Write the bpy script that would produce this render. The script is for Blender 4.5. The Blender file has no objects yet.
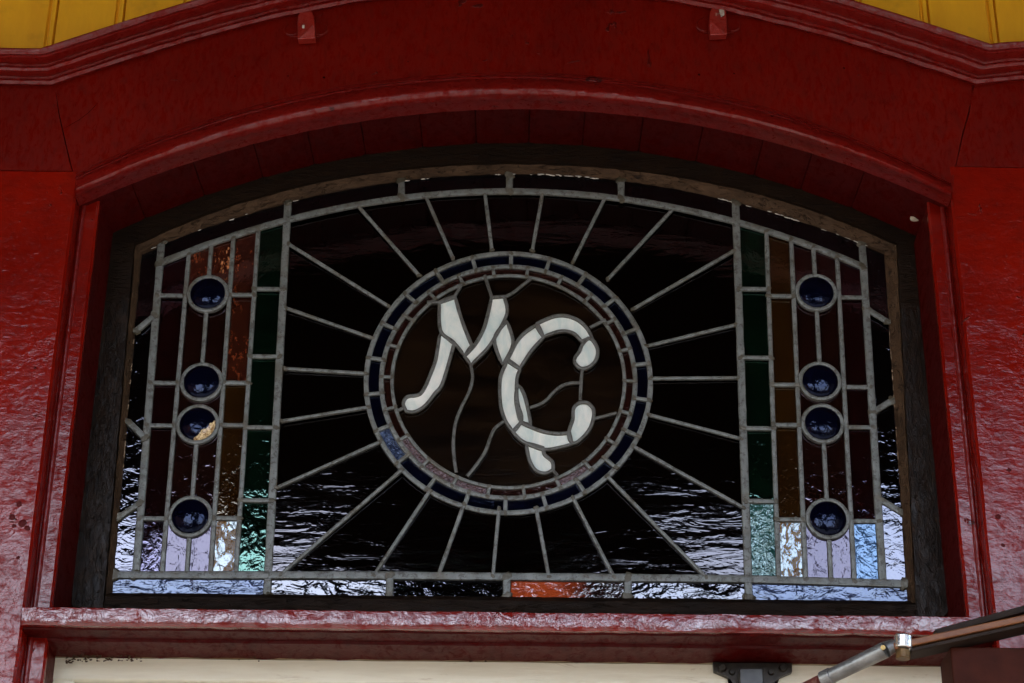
import bpy, bmesh, math, random
from mathutils import Vector, Matrix, Euler
random.seed(7)
S = bpy.context.scene
COL = S.collection
R = math.radians

# ------------------------------------------------------------------ camera
W, H, F = 1024, 683, 2040.0
PITCH, ROLL = R(27.0), 0.0105
DW = 2.47                        # camera to facade plane (y = 0)
CAM = Vector((0.0, -DW, 1.55))
YG = 0.170                       # glass plane
fwd = Vector((0, math.cos(PITCH), math.sin(PITCH)))
rt0 = Vector((1, 0, 0)); up0 = rt0.cross(fwd)
rt = rt0 * math.cos(ROLL) + up0 * math.sin(ROLL)
up = up0 * math.cos(ROLL) - rt0 * math.sin(ROLL)
cam = bpy.data.cameras.new('camera'); co = bpy.data.objects.new('camera', cam); COL.objects.link(co)
M = Matrix((rt, up, -fwd)).transposed().to_4x4(); M.translation = CAM
co.matrix_world = M
cam.sensor_width = 36; cam.lens = F / W * 36; cam.clip_end = 2000; cam.clip_start = 0.02
S.camera = co

def P(px, py, y=0.0):
    """where a measured point of the facade lies on the real plane at depth y"""
    d = rt * ((px - W / 2) / F) + up * (-(py - H / 2) / F) + fwd
    t = (y - CAM.y) / d.y
    q = CAM + d * t
    return Vector((q.x, y, q.z))
MPP = 2.64 / math.cos(R(26)) / F * 1.0    # metres per pixel on the glass

# ------------------------------------------------------------------ node helpers
def mat(name):
    m = bpy.data.materials.new(name); m.use_nodes = True
    nt = m.node_tree; b = nt.nodes['Principled BSDF']
    return m, nt, b
def N(nt, t, **k):
    n = nt.nodes.new(t)
    for a, v in k.items(): setattr(n, a, v)
    return n
def L(nt, a, b): nt.links.new(a, b)
def coords(nt, scale=(1, 1, 1), rot=(0, 0, 0), loc=(0, 0, 0)):
    tc = N(nt, 'ShaderNodeTexCoord'); mp = N(nt, 'ShaderNodeMapping')
    L(nt, tc.outputs['Object'], mp.inputs['Vector'])
    mp.inputs['Scale'].default_value = scale; mp.inputs['Rotation'].default_value = rot; mp.inputs['Location'].default_value = loc
    return mp.outputs['Vector']
def noise(nt, v, sc, det=3, rough=.5, dist=0):
    n = N(nt, 'ShaderNodeTexNoise'); L(nt, v, n.inputs['Vector'])
    n.inputs['Scale'].default_value = sc; n.inputs['Detail'].default_value = det
    n.inputs['Roughness'].default_value = rough; n.inputs['Distortion'].default_value = dist
    return n.outputs['Fac']
def voro(nt, v, sc, feat='F1', rnd=1):
    n = N(nt, 'ShaderNodeTexVoronoi', feature=feat); L(nt, v, n.inputs['Vector'])
    n.inputs['Scale'].default_value = sc; n.inputs['Randomness'].default_value = rnd
    return n.outputs['Distance']
def ramp(nt, f, stops):
    r = N(nt, 'ShaderNodeValToRGB'); L(nt, f, r.inputs['Fac'])
    e = r.color_ramp.elements
    while len(e) < len(stops): e.new(.5)
    for i, (p, c) in enumerate(stops):
        e[i].position = p; e[i].color = (c if hasattr(c, '__len__') else (c, c, c)) + ((1,) if hasattr(c, '__len__') else (1,)) if hasattr(c, '__len__') else (c, c, c, 1)
    return r.outputs['Color']
def mix(nt, f, a, b, mode='MIX'):
    n = N(nt, 'ShaderNodeMix', data_type='RGBA', blend_type=mode)
    for s, v in ((0, f), (6, a), (7, b)):
        if hasattr(v, 'links'): L(nt, v, n.inputs[s])
        elif s == 0: n.inputs[0].default_value = v
        else: n.inputs[s].default_value = tuple(v) + (1,)
    return n.outputs[2]
def math_(nt, op, a, b=0.0):
    n = N(nt, 'ShaderNodeMath', operation=op)
    for i, v in enumerate((a, b)):
        if hasattr(v, 'links'): L(nt, v, n.inputs[i])
        else: n.inputs[i].default_value = v
    return n.outputs[0]
def bump(nt, h, dist, strength=1.0, prev=None):
    n = N(nt, 'ShaderNodeBump'); n.inputs['Distance'].default_value = dist; n.inputs['Strength'].default_value = strength
    L(nt, h, n.inputs['Height'])
    if prev: L(nt, prev, n.inputs['Normal'])
    return n.outputs['Normal']

# ------------------------------------------------------------------ materials
def paint(name, c1, c2, stretch=(1, 1, 1), wrinkle=1.0, rough=.24, worn=(0.055, .003, .002), chips=.0, spec=1.0):
    m, nt, b = mat(name)
    v = coords(nt, stretch)
    vi = coords(nt, (1, 1, 1))
    n0 = noise(nt, vi, 6, 5, .6)
    n1 = noise(nt, v, 60, 5, .65)
    base = mix(nt, ramp(nt, n0, [(.35, 0.0), (.65, 1.0)]), c1, c2)
    base = mix(nt, ramp(nt, n1, [(.30, .55), (.5, 0.0)]), base, tuple(x * .45 for x in c1))
    blot = ramp(nt, noise(nt, vi, 28, 4, .6, 1.2), [(.27, 1.0), (.31, 0.0)])
    base = mix(nt, blot, base, worn)
    if chips:
        ch = ramp(nt, noise(nt, vi, 55, 5, .7), [(.73 - chips * .05, 0.0), (.76 - chips * .05, 1.0)])
        base = mix(nt, ch, base, (.35, .28, .22))
    L(nt, base, b.inputs['Base Color'])
    r = ramp(nt, n1, [(.3, rough + .07), (.7, rough)])
    L(nt, r, b.inputs['Roughness']); b.inputs['IOR'].default_value = 1.6
    L(nt, ramp(nt, noise(nt, v, 75, 5, .7, .8), [(.38, spec * .25), (.52, spec * 1.15)]), b.inputs['Specular IOR Level'])
    w1 = noise(nt, v, 150, 3, .6, .6)
    w2 = voro(nt, v, 95, 'SMOOTH_F1')
    w3 = noise(nt, vi, 34, 4, .6, 1.5)
    hh = math_(nt, 'ADD', math_(nt, 'MULTIPLY', w1, .75), math_(nt, 'MULTIPLY', w2, .25))
    nn = bump(nt, w3, .0015 * wrinkle)
    nn = bump(nt, hh, .0011 * wrinkle, 1, nn)
    nn = bump(nt, n1, .0006 * wrinkle, 1, nn)
    nn = bump(nt, blot, .0008, -1.0 if False else 1.0, nn)
    L(nt, nn, b.inputs['Normal'])
    return m
RED1, RED2 = (.235, .012, .006), (.165, .007, .004)
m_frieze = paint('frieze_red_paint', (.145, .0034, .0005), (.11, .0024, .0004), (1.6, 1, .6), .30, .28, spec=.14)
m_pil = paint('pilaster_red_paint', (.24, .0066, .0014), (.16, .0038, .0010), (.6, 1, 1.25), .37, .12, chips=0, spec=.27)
m_trim = paint('moulding_red_paint', (.19, .006, .0035), (.15, .005, .003), (1, 1, 1), .6, .26, chips=.0, spec=.35)
m_sill = paint('sill_red_paint', (.20, .006, .003), (.15, .005, .0025), (.7, 1, 1.2), .8, .11, spec=.75)
m_soff = paint('underside_shade_red_paint', (.070, .0016, .0008), (.058, .0012, .0007), (1, .5, 1), .5, .45, spec=.1)

def yellow():
    m, nt, b = mat('ochre_board_paint'); v = coords(nt, (1, 1, .25)); vi = coords(nt)
    n = noise(nt, v, 30, 5, .6)
    c = mix(nt, ramp(nt, n, [(.35, 0.0), (.65, 1.0)]), (.86, .42, .010), (.76, .35, .008))
    c = mix(nt, ramp(nt, noise(nt, vi, 9, 5, .65), [(.55, 0.0), (.75, .5)]), c, (.30, .13, .01))
    L(nt, c, b.inputs['Base Color']); b.inputs['Roughness'].default_value = .45
    L(nt, bump(nt, n, .0008), b.inputs['Normal']); return m
m_yellow = yellow()

def wood(name, c1, c2, stretch, rough=.5, depth=.0022, spec=.12):
    m, nt, b = mat(name); v = coords(nt, stretch); vi = coords(nt)
    n = noise(nt, v, 120, 6, .7, .8); n2 = noise(nt, vi, 14, 5, .6)
    c = mix(nt, ramp(nt, n, [(.35, 0.0), (.62, 1.0)]), c1, c2)
    c = mix(nt, ramp(nt, n2, [(.45, 0.0), (.7, .7)]), c, tuple(x * .35 for x in c1))
    cr = ramp(nt, noise(nt, v, 190, 4, .75, 1.0), [(.36, 1.0), (.44, 0.0)])
    c = mix(nt, math_(nt, 'MULTIPLY', cr, .7), c, (.008, .006, .005))
    L(nt, c, b.inputs['Base Color']); b.inputs['Specular IOR Level'].default_value = spec; b.inputs['Roughness'].default_value = rough
    nn = bump(nt, n, depth); nn = bump(nt, cr, depth * .5, -1.0 if False else .8, nn)
    L(nt, nn, b.inputs['Normal']); return m
m_frame_top = wood('dark_brown_varnish', (.020, .010, .0045), (.012, .006, .003), (.25, 1, 1), .5)
m_frame_side = wood('weathered_post_wood', (.026, .013, .006), (.008, .004, .002), (1, 1, .3), .28, .0022, .2)
m_stop = wood('worn_brown_stop', (.105, .060, .032), (.055, .030, .016), (.3, 1, .5), .5, .003)

def cream():
    m, nt, b = mat('cream_door_paint'); v = coords(nt, (.12, 1, 1.2)); vi = coords(nt)
    n = noise(nt, v, 60, 5, .65)
    c = mix(nt, ramp(nt, n, [(.4, 0.0), (.6, 1.0)]), (.90, .85, .68), (.82, .76, .59))
    d = ramp(nt, noise(nt, coords(nt, (.35, 1, 1.5)), 26, 6, .7, .5), [(.62, 0.0), (.72, .6)])
    c = mix(nt, d, c, (.40, .29, .14))
    L(nt, c, b.inputs['Base Color']); b.inputs['Roughness'].default_value = .45
    L(nt, bump(nt, n, .0008), b.inputs['Normal']); return m
m_cream = cream()
def dirty_cream():
    m, nt, b = mat('stained_cream_bead'); v = coords(nt, (.3, 1, 1.2))
    n = noise(nt, v, 22, 6, .75, .4)
    c = mix(nt, ramp(nt, n, [(.40, 0.0), (.60, 1.0)]), (.55, .47, .30), (.24, .17, .08))
    c = mix(nt, ramp(nt, noise(nt, v, 90, 4, .6), [(.6, 0.0), (.68, .8)]), c, (.03, .02, .01))
    L(nt, c, b.inputs['Base Color']); b.inputs['Roughness'].default_value = .6
    L(nt, bump(nt, n, .003), b.inputs['Normal']); return m
m_bead = dirty_cream()

def lead(name, c1, c2, c3):
    m, nt, b = mat(name); vi = coords(nt)
    n = noise(nt, vi, 70, 5, .6); n2 = noise(nt, vi, 25, 4, .65)
    c = mix(nt, ramp(nt, n, [(.35, 0.0), (.65, 1.0)]), c1, c2)
    c = mix(nt, ramp(nt, n2, [(.52, 0.0), (.66, .75)]), c, c3)
    c = mix(nt, ramp(nt, noise(nt, vi, 160, 4, .7), [(.52, 0.0), (.62, .8)]), c, tuple(x * .5 for x in c3))
    L(nt, c, b.inputs['Base Color']); b.inputs['Roughness'].default_value = .42
    b.inputs['Metallic'].default_value = .25
    L(nt, bump(nt, n, .0008), b.inputs['Normal']); return m
m_lead = lead('oxidised_lead', (.20, .205, .187), (.135, .14, .128), (.10, .085, .055))
m_foil = lead('dark_letter_lead', (.13, .125, .11), (.10, .095, .08), (.08, .07, .055))
m_joint = lead('brown_solder', (.085, .070, .042), (.060, .048, .028), (.20, .18, .14))

def glass(name, c1, c2, stretch=(.4, 1, 1), sc=75, amp=.0010, rough=.05, speck=None, ior=1.95, tint=None, patch=None):
    m, nt, b = mat(name)
    v = coords(nt, stretch); vi = coords(nt)
    n = noise(nt, v, sc, 3, .55, .9)
    n2 = noise(nt, v, 22, 2, .5, .5)
    n3 = noise(nt, v, sc * 3.2, 2, .6)
    c = mix(nt, ramp(nt, noise(nt, v, 30, 4, .6), [(.35, 0.0), (.65, 1.0)]), c1, c2)
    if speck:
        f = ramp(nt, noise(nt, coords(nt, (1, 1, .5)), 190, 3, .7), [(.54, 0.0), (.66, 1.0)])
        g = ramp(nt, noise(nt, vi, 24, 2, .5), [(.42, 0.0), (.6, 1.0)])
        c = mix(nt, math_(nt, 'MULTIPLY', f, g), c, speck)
    L(nt, c, b.inputs['Base Color'])
    b.inputs['Roughness'].default_value = rough; b.inputs['IOR'].default_value = ior
    if tint: b.inputs['Specular Tint'].default_value = tuple(tint) + (1,)
    nn = bump(nt, n2, amp * 1.6); nn = bump(nt, n, amp, 1, nn); nn = bump(nt, n3, amp * .22, 1, nn)
    L(nt, nn, b.inputs['Normal'])
    return m
g_ray = glass('smoky_brown_ray_glass', (0.00090, 0.00049, 0.00036), (0.00054, 0.00027, 0.00023), (.24, 1, 1), 60, .00040, ior=1.68, tint=(1, .95, 1))
g_med = glass('brown_medallion_glass', (.0130, .0062, .0024), (.0030, .0014, .0007), (.22, 1, 1), 60, .0003, .10, ior=1.55)
g_maroon = glass('maroon_glass', (0.00910, 0.00140, 0.00122), (0.00630, 0.00105, 0.00105), (1, 1, .6), 85, .00038, tint=(0.75, 0.7, 1))
g_brown = glass('red_brown_glass', (0.01200, 0.00300, 0.00187), (0.00825, 0.00225, 0.00150), (1, 1, .8), 85, .00038, tint=(0.95, 0.8, 0.95))
g_amber = glass('amber_glass', (0.02475, 0.00957, 0.00165), (0.01650, 0.00594, 0.00132), (1, 1, .7), 95, .00038, tint=(1, 0.88, 0.65))
g_green = glass('bottle_green_glass', (.0008, .0055, .0026), (.0004, .0030, .0016), (.8, 1, .6), 60, .0008, tint=(0.5, 0.95, 0.75))
g_blue = glass('cobalt_ring_glass', (.0008, .0014, .007), (.0005, .0008, .0045), (1, 1, 1), 110, .00035, tint=(.6,.7,1))
g_inner = glass('russet_ring_glass', (.022, .006, .004), (.014, .004, .003), (1, 1, 1), 140, .00045, tint=(1,.8,.8))
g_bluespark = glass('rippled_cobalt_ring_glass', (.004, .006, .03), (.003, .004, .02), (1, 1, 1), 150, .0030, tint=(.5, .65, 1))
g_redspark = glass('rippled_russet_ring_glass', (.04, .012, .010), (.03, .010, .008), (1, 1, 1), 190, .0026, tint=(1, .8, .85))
g_edge = glass('black_border_glass', (0.00075, 0.00075, 0.00090), (0.00045, 0.00045, 0.00060), (.6, 1, 1), 60, .0009, tint=(0.85, 0.85, 1))
g_lilac = glass('lilac_reflection_glass', (.06, .05, .09), (.04, .03, .06), (.8, 1, .5), 70, .0009, ior=1.62, tint=(0.9, 0.82, 1))  # lilac sky reflection of the foot panes put into the base colour
g_glint = glass('red_glass_painted_glints', (.05, .009, .003), (.035, .006, .003), (1, 1, .6), 95, .00038, speck=(.95, .38, .15))  # room light coming through the pane, painted into the colour as specks
g_glint2 = glass('red_glass_faint_painted_glints', (.045, .009, .004), (.03, .006, .003), (1, 1, .6), 95, .00038, speck=(.28, .06, .02))  # fainter specks of the same painted room light
def jewelm(name, chip=False):
    m, nt, b = mat(name); v = coords(nt)
    c = mix(nt, noise(nt, v, 30, 2), (.0015, .0018, .009), (.0008, .001, .005))
    if chip:  # amber room light through the jewel, put into its colour
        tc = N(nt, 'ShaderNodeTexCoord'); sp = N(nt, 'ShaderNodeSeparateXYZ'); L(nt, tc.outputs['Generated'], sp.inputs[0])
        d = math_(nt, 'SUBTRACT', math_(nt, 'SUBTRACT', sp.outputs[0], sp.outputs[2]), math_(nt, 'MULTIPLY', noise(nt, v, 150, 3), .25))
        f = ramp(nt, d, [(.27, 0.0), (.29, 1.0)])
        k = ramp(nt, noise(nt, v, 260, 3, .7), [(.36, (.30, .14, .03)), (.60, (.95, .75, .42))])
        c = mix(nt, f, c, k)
    L(nt, c, b.inputs['Base Color']); b.inputs['Roughness'].default_value = .08; b.inputs['IOR'].default_value = 1.33; b.inputs['Specular Tint'].default_value = (.5, .6, 1, 1)
    L(nt, bump(nt, noise(nt, v, 70, 3), .0012), b.inputs['Normal']); return m
g_foot = glass('amber_streaked_reflection_glass', (.20, .26, .26), (.14, .18, .19), (.8, 1, .6), 90, .0008, tint=(.9, 1, 1))  # pale sky reflection put into the body colour; amber streaks follow below
_nt = g_foot.node_tree; _b = _nt.nodes['Principled BSDF']; _old = _b.inputs['Base Color'].links[0].from_socket
_f = ramp(_nt, noise(_nt, coords(_nt, (1.3, 1, .7)), 62, 4, .65, 1.2), [(.50, 0.0), (.54, 1.0)])
L(_nt, mix(_nt, _f, _old, (.16, .065, .004)), _b.inputs['Base Color'])
_sp = ramp(_nt, _f, [(0, .55), (1, .08)]); L(_nt, _sp, _b.inputs['Specular IOR Level'])
g_teal = glass('teal_reflection_glass', (.03, .10, .085), (.006, .05, .04), (.9, 1, .8), 80, .0022, tint=(.72, .92, .9))  # bright sky reflection on the green foot pane, put into its colour
g_footblue = glass('blue_reflection_glass', (.05, .11, .22), (.03, .07, .17), (.8, 1, .6), 80, .0008, tint=(.5, .72, 1))  # blue sky reflection painted as the pane's body colour
g_jewel = jewelm('cobalt_cabochon_glass'); g_jewel2 = jewelm('cobalt_cabochon_painted_glow', True)
def milk():
    m, nt, b = mat('milk_glass'); v = coords(nt, (1, 1, .5))
    n = noise(nt, v, 45, 5, .6, .6)
    c = mix(nt, ramp(nt, n, [(.35, 0.0), (.65, 1.0)]), (.96, .96, .88), (.66, .76, .72))
    L(nt, c, b.inputs['Base Color']); b.inputs['Roughness'].default_value = .2
    b.inputs['Subsurface Weight'].default_value = .15; b.inputs['Subsurface Radius'].default_value = (.004, .004, .004)
    L(nt, bump(nt, n, .0008), b.inputs['Normal']); return m
m_milk = milk()
def plain(name, c, rough=.5, metal=0, nscale=40, var=.35, bmp=.0006, spec=.5):
    m, nt, b = mat(name); v = coords(nt); b.inputs['Specular IOR Level'].default_value = spec
    n = noise(nt, v, nscale, 4, .6)
    L(nt, mix(nt, ramp(nt, n, [(.35, 0.0), (.65, 1.0)]), c, tuple(x * (1 - var) for x in c)), b.inputs['Base Color'])
    b.inputs['Roughness'].default_value = rough; b.inputs['Metallic'].default_value = metal
    L(nt, bump(nt, n, bmp), b.inputs['Normal']); return m

# ------------------------------------------------------------------ object helpers
def tag(o, label=None, cat=None, group=None, kind=None):
    if label: o['label'] = label
    if cat: o['category'] = cat
    if group: o['group'] = group
    if kind: o['kind'] = kind
    return o
def empty(name, loc, label, cat, group=None):
    o = bpy.data.objects.new(name, None); COL.objects.link(o); o.location = loc; o.empty_display_size = .05
    tag(o, label, cat, group); return o
def link(name, bm, mats, parent=None, smooth=False, bevel=0, off=None):
    """mesh in world coordinates; its parent sits at pure translation"""
    bmesh.ops.recalc_face_normals(bm, faces=bm.faces[:])
    if smooth:
        bm.normal_update()
        for e in bm.edges:
            if len(e.link_faces) == 2 and e.calc_face_angle(0) > R(38): e.smooth = False
    me = bpy.data.meshes.new(name); bm.to_mesh(me); bm.free()
    for m in (mats if isinstance(mats, (list, tuple)) else [mats]): me.materials.append(m)
    if smooth: me.polygons.foreach_set('use_smooth', [True] * len(me.polygons))
    o = bpy.data.objects.new(name, me); COL.objects.link(o)
    if parent:
        o.parent = parent
        root = parent; loc = Vector((0, 0, 0))
        while root: loc += root.location; root = root.parent
        o.location = -loc if (parent.parent is None or True) else (0, 0, 0)
        o.location = -loc
    if bevel:
        md = o.modifiers.new('bevel', 'BEVEL'); md.width = bevel; md.segments = 2; md.limit_method = 'ANGLE'
    return o
def prism(pts, y1, bm=None):
    """front polygon pts (Vectors), extruded back to y += y1"""
    bm = bm or bmesh.new()
    f = [bm.verts.new(p) for p in pts]; b = [bm.verts.new((p[0], p[1] + y1, p[2])) for p in pts]
    n = len(pts)
    fr = bm.faces.new(f); bk = bm.faces.new(b[::-1])
    for i in range(n):
        bm.faces.new((f[i], b[i], b[(i + 1) % n], f[(i + 1) % n]))
    bmesh.ops.triangulate(bm, faces=[fr, bk], quad_method='BEAUTY', ngon_method='EAR_CLIP')
    return bm
def box(x0, x1, y0, y1, z0, z1, bm=None):
    bm = bm or bmesh.new()
    v = [bm.verts.new((x, y, z)) for x in (x0, x1) for y in (y0, y1) for z in (z0, z1)]
    for q in ((0, 1, 3, 2), (4, 6, 7, 5), (0, 4, 5, 1), (2, 3, 7, 6), (0, 2, 6, 4), (1, 5, 7, 3)):
        bm.faces.new([v[i] for i in q])
    return bm
def grid(rows, bm=None, close=False):
    """skin successive point rows"""
    bm = bm or bmesh.new()
    V = [[bm.verts.new(p) for p in r] for r in rows]
    for a, b in zip(V, V[1:]):
        for i in range(len(a) - 1): bm.faces.new((a[i], a[i + 1], b[i + 1], b[i]))
    if close:
        for i in range(len(V[0]) - 1): bm.faces.new((V[-1][i], V[-1][i + 1], V[0][i + 1], V[0][i]))
    return bm
def interp(pts, x):
    if x <= pts[0][0]: a, b = pts[0], pts[1]
    elif x >= pts[-1][0]: a, b = pts[-2], pts[-1]
    else:
        for a, b in zip(pts, pts[1:]):
            if a[0] <= x <= b[0]: break
    return a[1] + (b[1] - a[1]) * (x - a[0]) / (b[0] - a[0])
def polyfit(pts, deg=4):
    n = deg + 1; xs = [(p[0] - 512) / 400 for p in pts]; ys = [p[1] for p in pts]
    A = [[sum(x ** (i + j) for x in xs) for j in range(n)] + [sum(y * x ** i for x, y in zip(xs, ys))] for i in range(n)]
    for i in range(n):
        p = max(range(i, n), key=lambda r: abs(A[r][i])); A[i], A[p] = A[p], A[i]
        for r in range(n):
            if r != i:
                k = A[r][i] / A[i][i]; A[r] = [a - k * b for a, b in zip(A[r], A[i])]
    c = [A[i][n] / A[i][i] for i in range(n)]
    return lambda x: sum(ci * ((x - 512) / 400) ** i for i, ci in enumerate(c))
def lin(a, b, t): return a + (b - a) * t
from mathutils import noise as mnoise
def jit(p, amp, sc=60):
    n = mnoise.noise_vector(Vector(p) * sc)
    return Vector((p[0] + n.x * amp, p[1] + n.y * amp, p[2] + n.z * amp))

# ------------------------------------------------------------------ measured curves (photo pixels, later placed on their real planes)
glass_top = polyfit([(144, 252.7), (158, 244.5), (222, 222), (283.5, 203.5), (320, 194), (381, 183), (443, 176), (504, 174.5), (582, 177), (643, 182), (699, 193), (721, 197), (795, 221), (858, 242.5), (884, 251.6)])
stop_top = polyfit([(135, 243), (167, 229), (232, 203.5), (283, 189), (320, 181), (381.5, 170), (443, 162.5), (517, 160.5), (582, 163.6), (643, 172), (699, 179), (731, 184), (795, 201.5), (877, 234), (895, 243)])
frame_top = polyfit([(113, 234.5), (152, 215), (197, 199), (255, 181), (308, 166.6), (337, 160), (379, 155), (474, 145), (587, 145), (668, 158), (737, 171), (823, 197), (869, 219), (918, 236)])
arch_top = polyfit([(76, 174), (118.5, 155), (168.6, 134), (260, 105), (337, 87), (418.5, 76.4), (508, 73.7), (600, 77), (668.5, 85.6), (758, 105), (817, 122.5), (869, 146), (932.5, 175), (948, 180)])
arch_bot = polyfit([(80, 197), (132, 172.5), (174, 158), (260, 136), (355, 113), (430, 103), (512, 101), (587, 103.5), (645, 108), (700, 117), (764, 131), (864, 160.6), (900, 178), (950, 197)])
corn_bot = polyfit([(52, 86), (132, 60.6), (197.5, 39.5), (258, 22.4), (297, 14), (355, 4.5), (408, 0), (530, -10), (663, 0), (711, 10), (764, 22), (869, 52), (959, 80), (975, 85.6)])
corn_top = polyfit([(41, 50.8), (118.5, 25), (197.5, 0), (300, -25), (410, -42), (530, -50), (660, -42), (760, -24), (851, 4), (948, 33), (990.5, 44.8)])
lead_arch = polyfit([(164.6, 262), (211.7, 243.5), (256.8, 230), (283.5, 222), (320, 212.5), (361, 204.5), (402, 198.4), (443, 194.5), (519, 192), (541, 193), (602.5, 198), (643.5, 202.5), (692, 211.5), (733, 221), (782.5, 237), (823.5, 252), (858, 265)])

# ==================================================================  SURROUND
Z0 = .15
sur = empty('door_surround', (0, 0, Z0), 'deep red painted wooden door surround with arched head, glossy side posts and moulded cornice', 'door surround')
def edgex(a, b): return lambda y: lin(a[0], b[0], (y - a[1]) / (b[1] - a[1]))
# world x of uprights
pl = P(66, 262, 0).x; pr = P(965, 330, 0).x
pl = (P(73, 175, 0).x + P(40, 520, 0).x + P(25, 608, 0).x) / 3
pr = (P(956, 190, 0).x + P(981, 520, 0).x + P(990, 610, 0).x) / 3
YT = .035
tl0 = (P(79, 200, YT).x + P(50, 520, YT).x) / 2; tl1 = (P(96, 194, YT).x + P(64, 520, YT).x + P(54, 608, YT).x) / 3
tr1 = (P(952, 249, YT).x + P(976, 556, YT).x) / 2; tr0 = (P(932.5, 194, YT).x + P(954, 503, YT).x + P(963, 619, YT).x) / 3
print('uprights', pl, tl0, tl1, tr0, tr1, pr)
zseamL, zseamR = P(30, 171, 0).z, P(990, 167, 0).z
PWID = .17
def plank(x0, x1, y0, y1, z0, z1, nx=2, nz=60, amp=.0009, bm=None):
    """upright with slightly uneven face"""
    bm = bm or bmesh.new()
    prof = [(x0, y1), (x0, y0 + .003), (x0 + .003, y0)] + [(lin(x0, x1, i / nx), y0) for i in range(1, nx)] + [(x1 - .003, y0), (x1, y0 + .003), (x1, y1)]
    rows = []
    for k in range(nz + 1):
        z = lin(z0, z1, k / nz)
        rows.append([jit((x, y, z), amp, 22) if y < y1 else Vector((x, y, z)) for x, y in prof])
    g = grid(rows, bm)
    g.faces.new([g.verts[len(g.verts) - len(prof) + i] if False else v for i, v in enumerate(list(g.verts)[-len(prof):])])
    return g
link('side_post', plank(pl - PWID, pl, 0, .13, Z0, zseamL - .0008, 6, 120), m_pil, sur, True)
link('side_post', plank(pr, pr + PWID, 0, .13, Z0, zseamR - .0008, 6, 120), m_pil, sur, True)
zsp = P(96, 194, 0).z + .02
link('jamb_trim', plank(tl0 - .02, tl1, YT, YT + .010, Z0, zsp + .01, 3, 120, .0012), m_pil, sur, True)
link('jamb_trim', plank(tr0, tr1 + .02, YT, YT + .010, Z0, zsp + .01, 3, 120, .0012), m_pil, sur, True)
# slim bead inside the left/right groove
def bead(x, y, r, z0, z1):
    rows = [[(x + r * math.cos(a), y - r * .8 * math.sin(a), z) for a in [math.pi * i / 6 for i in range(7)]] for z in (z0, z1)]
    return grid(rows)
link('quirk_bead', bead(pl + .0045, YT, .004, Z0, zsp), m_trim, sur, True)
link('quirk_bead', bead(pr - .0045, YT, .004, Z0, zsp), m_trim, sur, True)
# frieze boards
def frange(a, b, n): return [lin(a, b, i / n) for i in range(n + 1)]
XL, XR = 60, 968
seamL = [(54, 90), (59, 112), (63, 130), (70, 160), (73, 171)]
seamR = [(974, 89), (969, 110), (962, 135), (957, 160), (955, 168)]
top_px = lambda x: corn_bot(x) - 8
fr = [(x, top_px(x)) for x in frange(54, 974, 60)] + [(x, y) for x, y in seamR] + [(x, arch_top(x) + 8) for x in frange(953, 76, 70)] + [(x, y) for x, y in seamL[::-1][:-1]]
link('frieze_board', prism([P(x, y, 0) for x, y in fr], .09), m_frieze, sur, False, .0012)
lx = pl - PWID; rx = pr + PWID
def cornerblock(sgn):
    if sgn < 0:
        s = [P(x - .9, y, 0) for x, y in seamL]
        pts = [Vector((lx, 0, P(20, 78, 0).z))] + [Vector((s[0].x, 0, P(20, 78, 0).z))] + s[1:] + [Vector((s[-1].x, 0, zseamL + .0008)), Vector((lx, 0, zseamL + .0008))]
    else:
        s = [P(x + .9, y, 0) for x, y in seamR]
        pts = [Vector((s[0].x, 0, P(1000, 76, 0).z)), Vector((rx, 0, P(1000, 76, 0).z)), Vector((rx, 0, zseamR + .0008)), Vector((s[-1].x, 0, zseamR + .0008))] + s[1:][::-1]
    return prism(pts, .09)
link('corner_block', cornerblock(-1), m_frieze, sur, False, .0012)
link('corner_block', cornerblock(1), m_frieze, sur, False, .0012)
# backing behind joints
# cornice
prof = [(0, 0), (.05, .010), (.14, .0125), (.20, .009), (.25, .010), (.32, .020), (.42, .027), (.50, .029), (.56, .026), (.61, .027), (.70, .038), (.80, .046), (.86, .046), (.89, .050), (1.0, .053)]
stations = []
for x in frange(-160, 41, 12): stations.append(((x, interp([(0, 85.2), (53, 86)], x)), (x, interp([(0, 50), (41, 50.8)], x))))
stations = stations[:-1]
n = 110
for i in range(n + 1):
    t = i / n
    xb, xt = lin(52.5, 975, t), lin(41, 990.5, t)
    stations.append(((xb, corn_bot(xb)), (xt, corn_top(xt))))
for x in frange(990, 1190, 12)[1:]: stations.append(((x, interp([(975, 84.5), (1024, 80.5)], x)), (x, interp([(990, 44.8), (1024, 43.5)], x))))
rows = []
for (bx, by), (tx, ty) in stations:
    row = [jit(P(lin(bx, tx, f), lin(by, ty, f), -p), .0014, 40) for f, p in prof]
    e = P(tx, ty, -.053)
    row += [Vector((e.x, -.053, e.z + .004)), Vector((e.x, .03, e.z + .010)), Vector((e.x, .03, row[0].z))]
    rows.append(row)
cb = grid(rows)
link('cornice_moulding', cb, m_trim, sur, True)
# arch moulding (bead) : swept along the arch
rows = []
pf = [(0, 0), (.03, .006), (.10, .0075), (.13, .004), (.2, .004), (.27, .012), (.38, .0185), (.50, .0220), (.62, .0225), (.74, .0200), (.84, .0155), (.93, .0095), (.97, .0065), (1.0, .003)]
for i in range(121):
    x = lin(76, 951, i / 120)
    row = [jit(P(x, lin(arch_top(x), arch_bot(x), f), -p), .0008, 45) for f, p in pf]
    rows.append(row + [Vector((row[-1].x, .02, row[-1].z)), Vector((row[0].x, .02, row[0].z))])
g = grid(rows); vs = list(g.verts); k = len(rows[0]); g.faces.new(vs[:k]); g.faces.new(vs[-k:])
link('arch_moulding', g, m_trim, sur, True)
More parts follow.
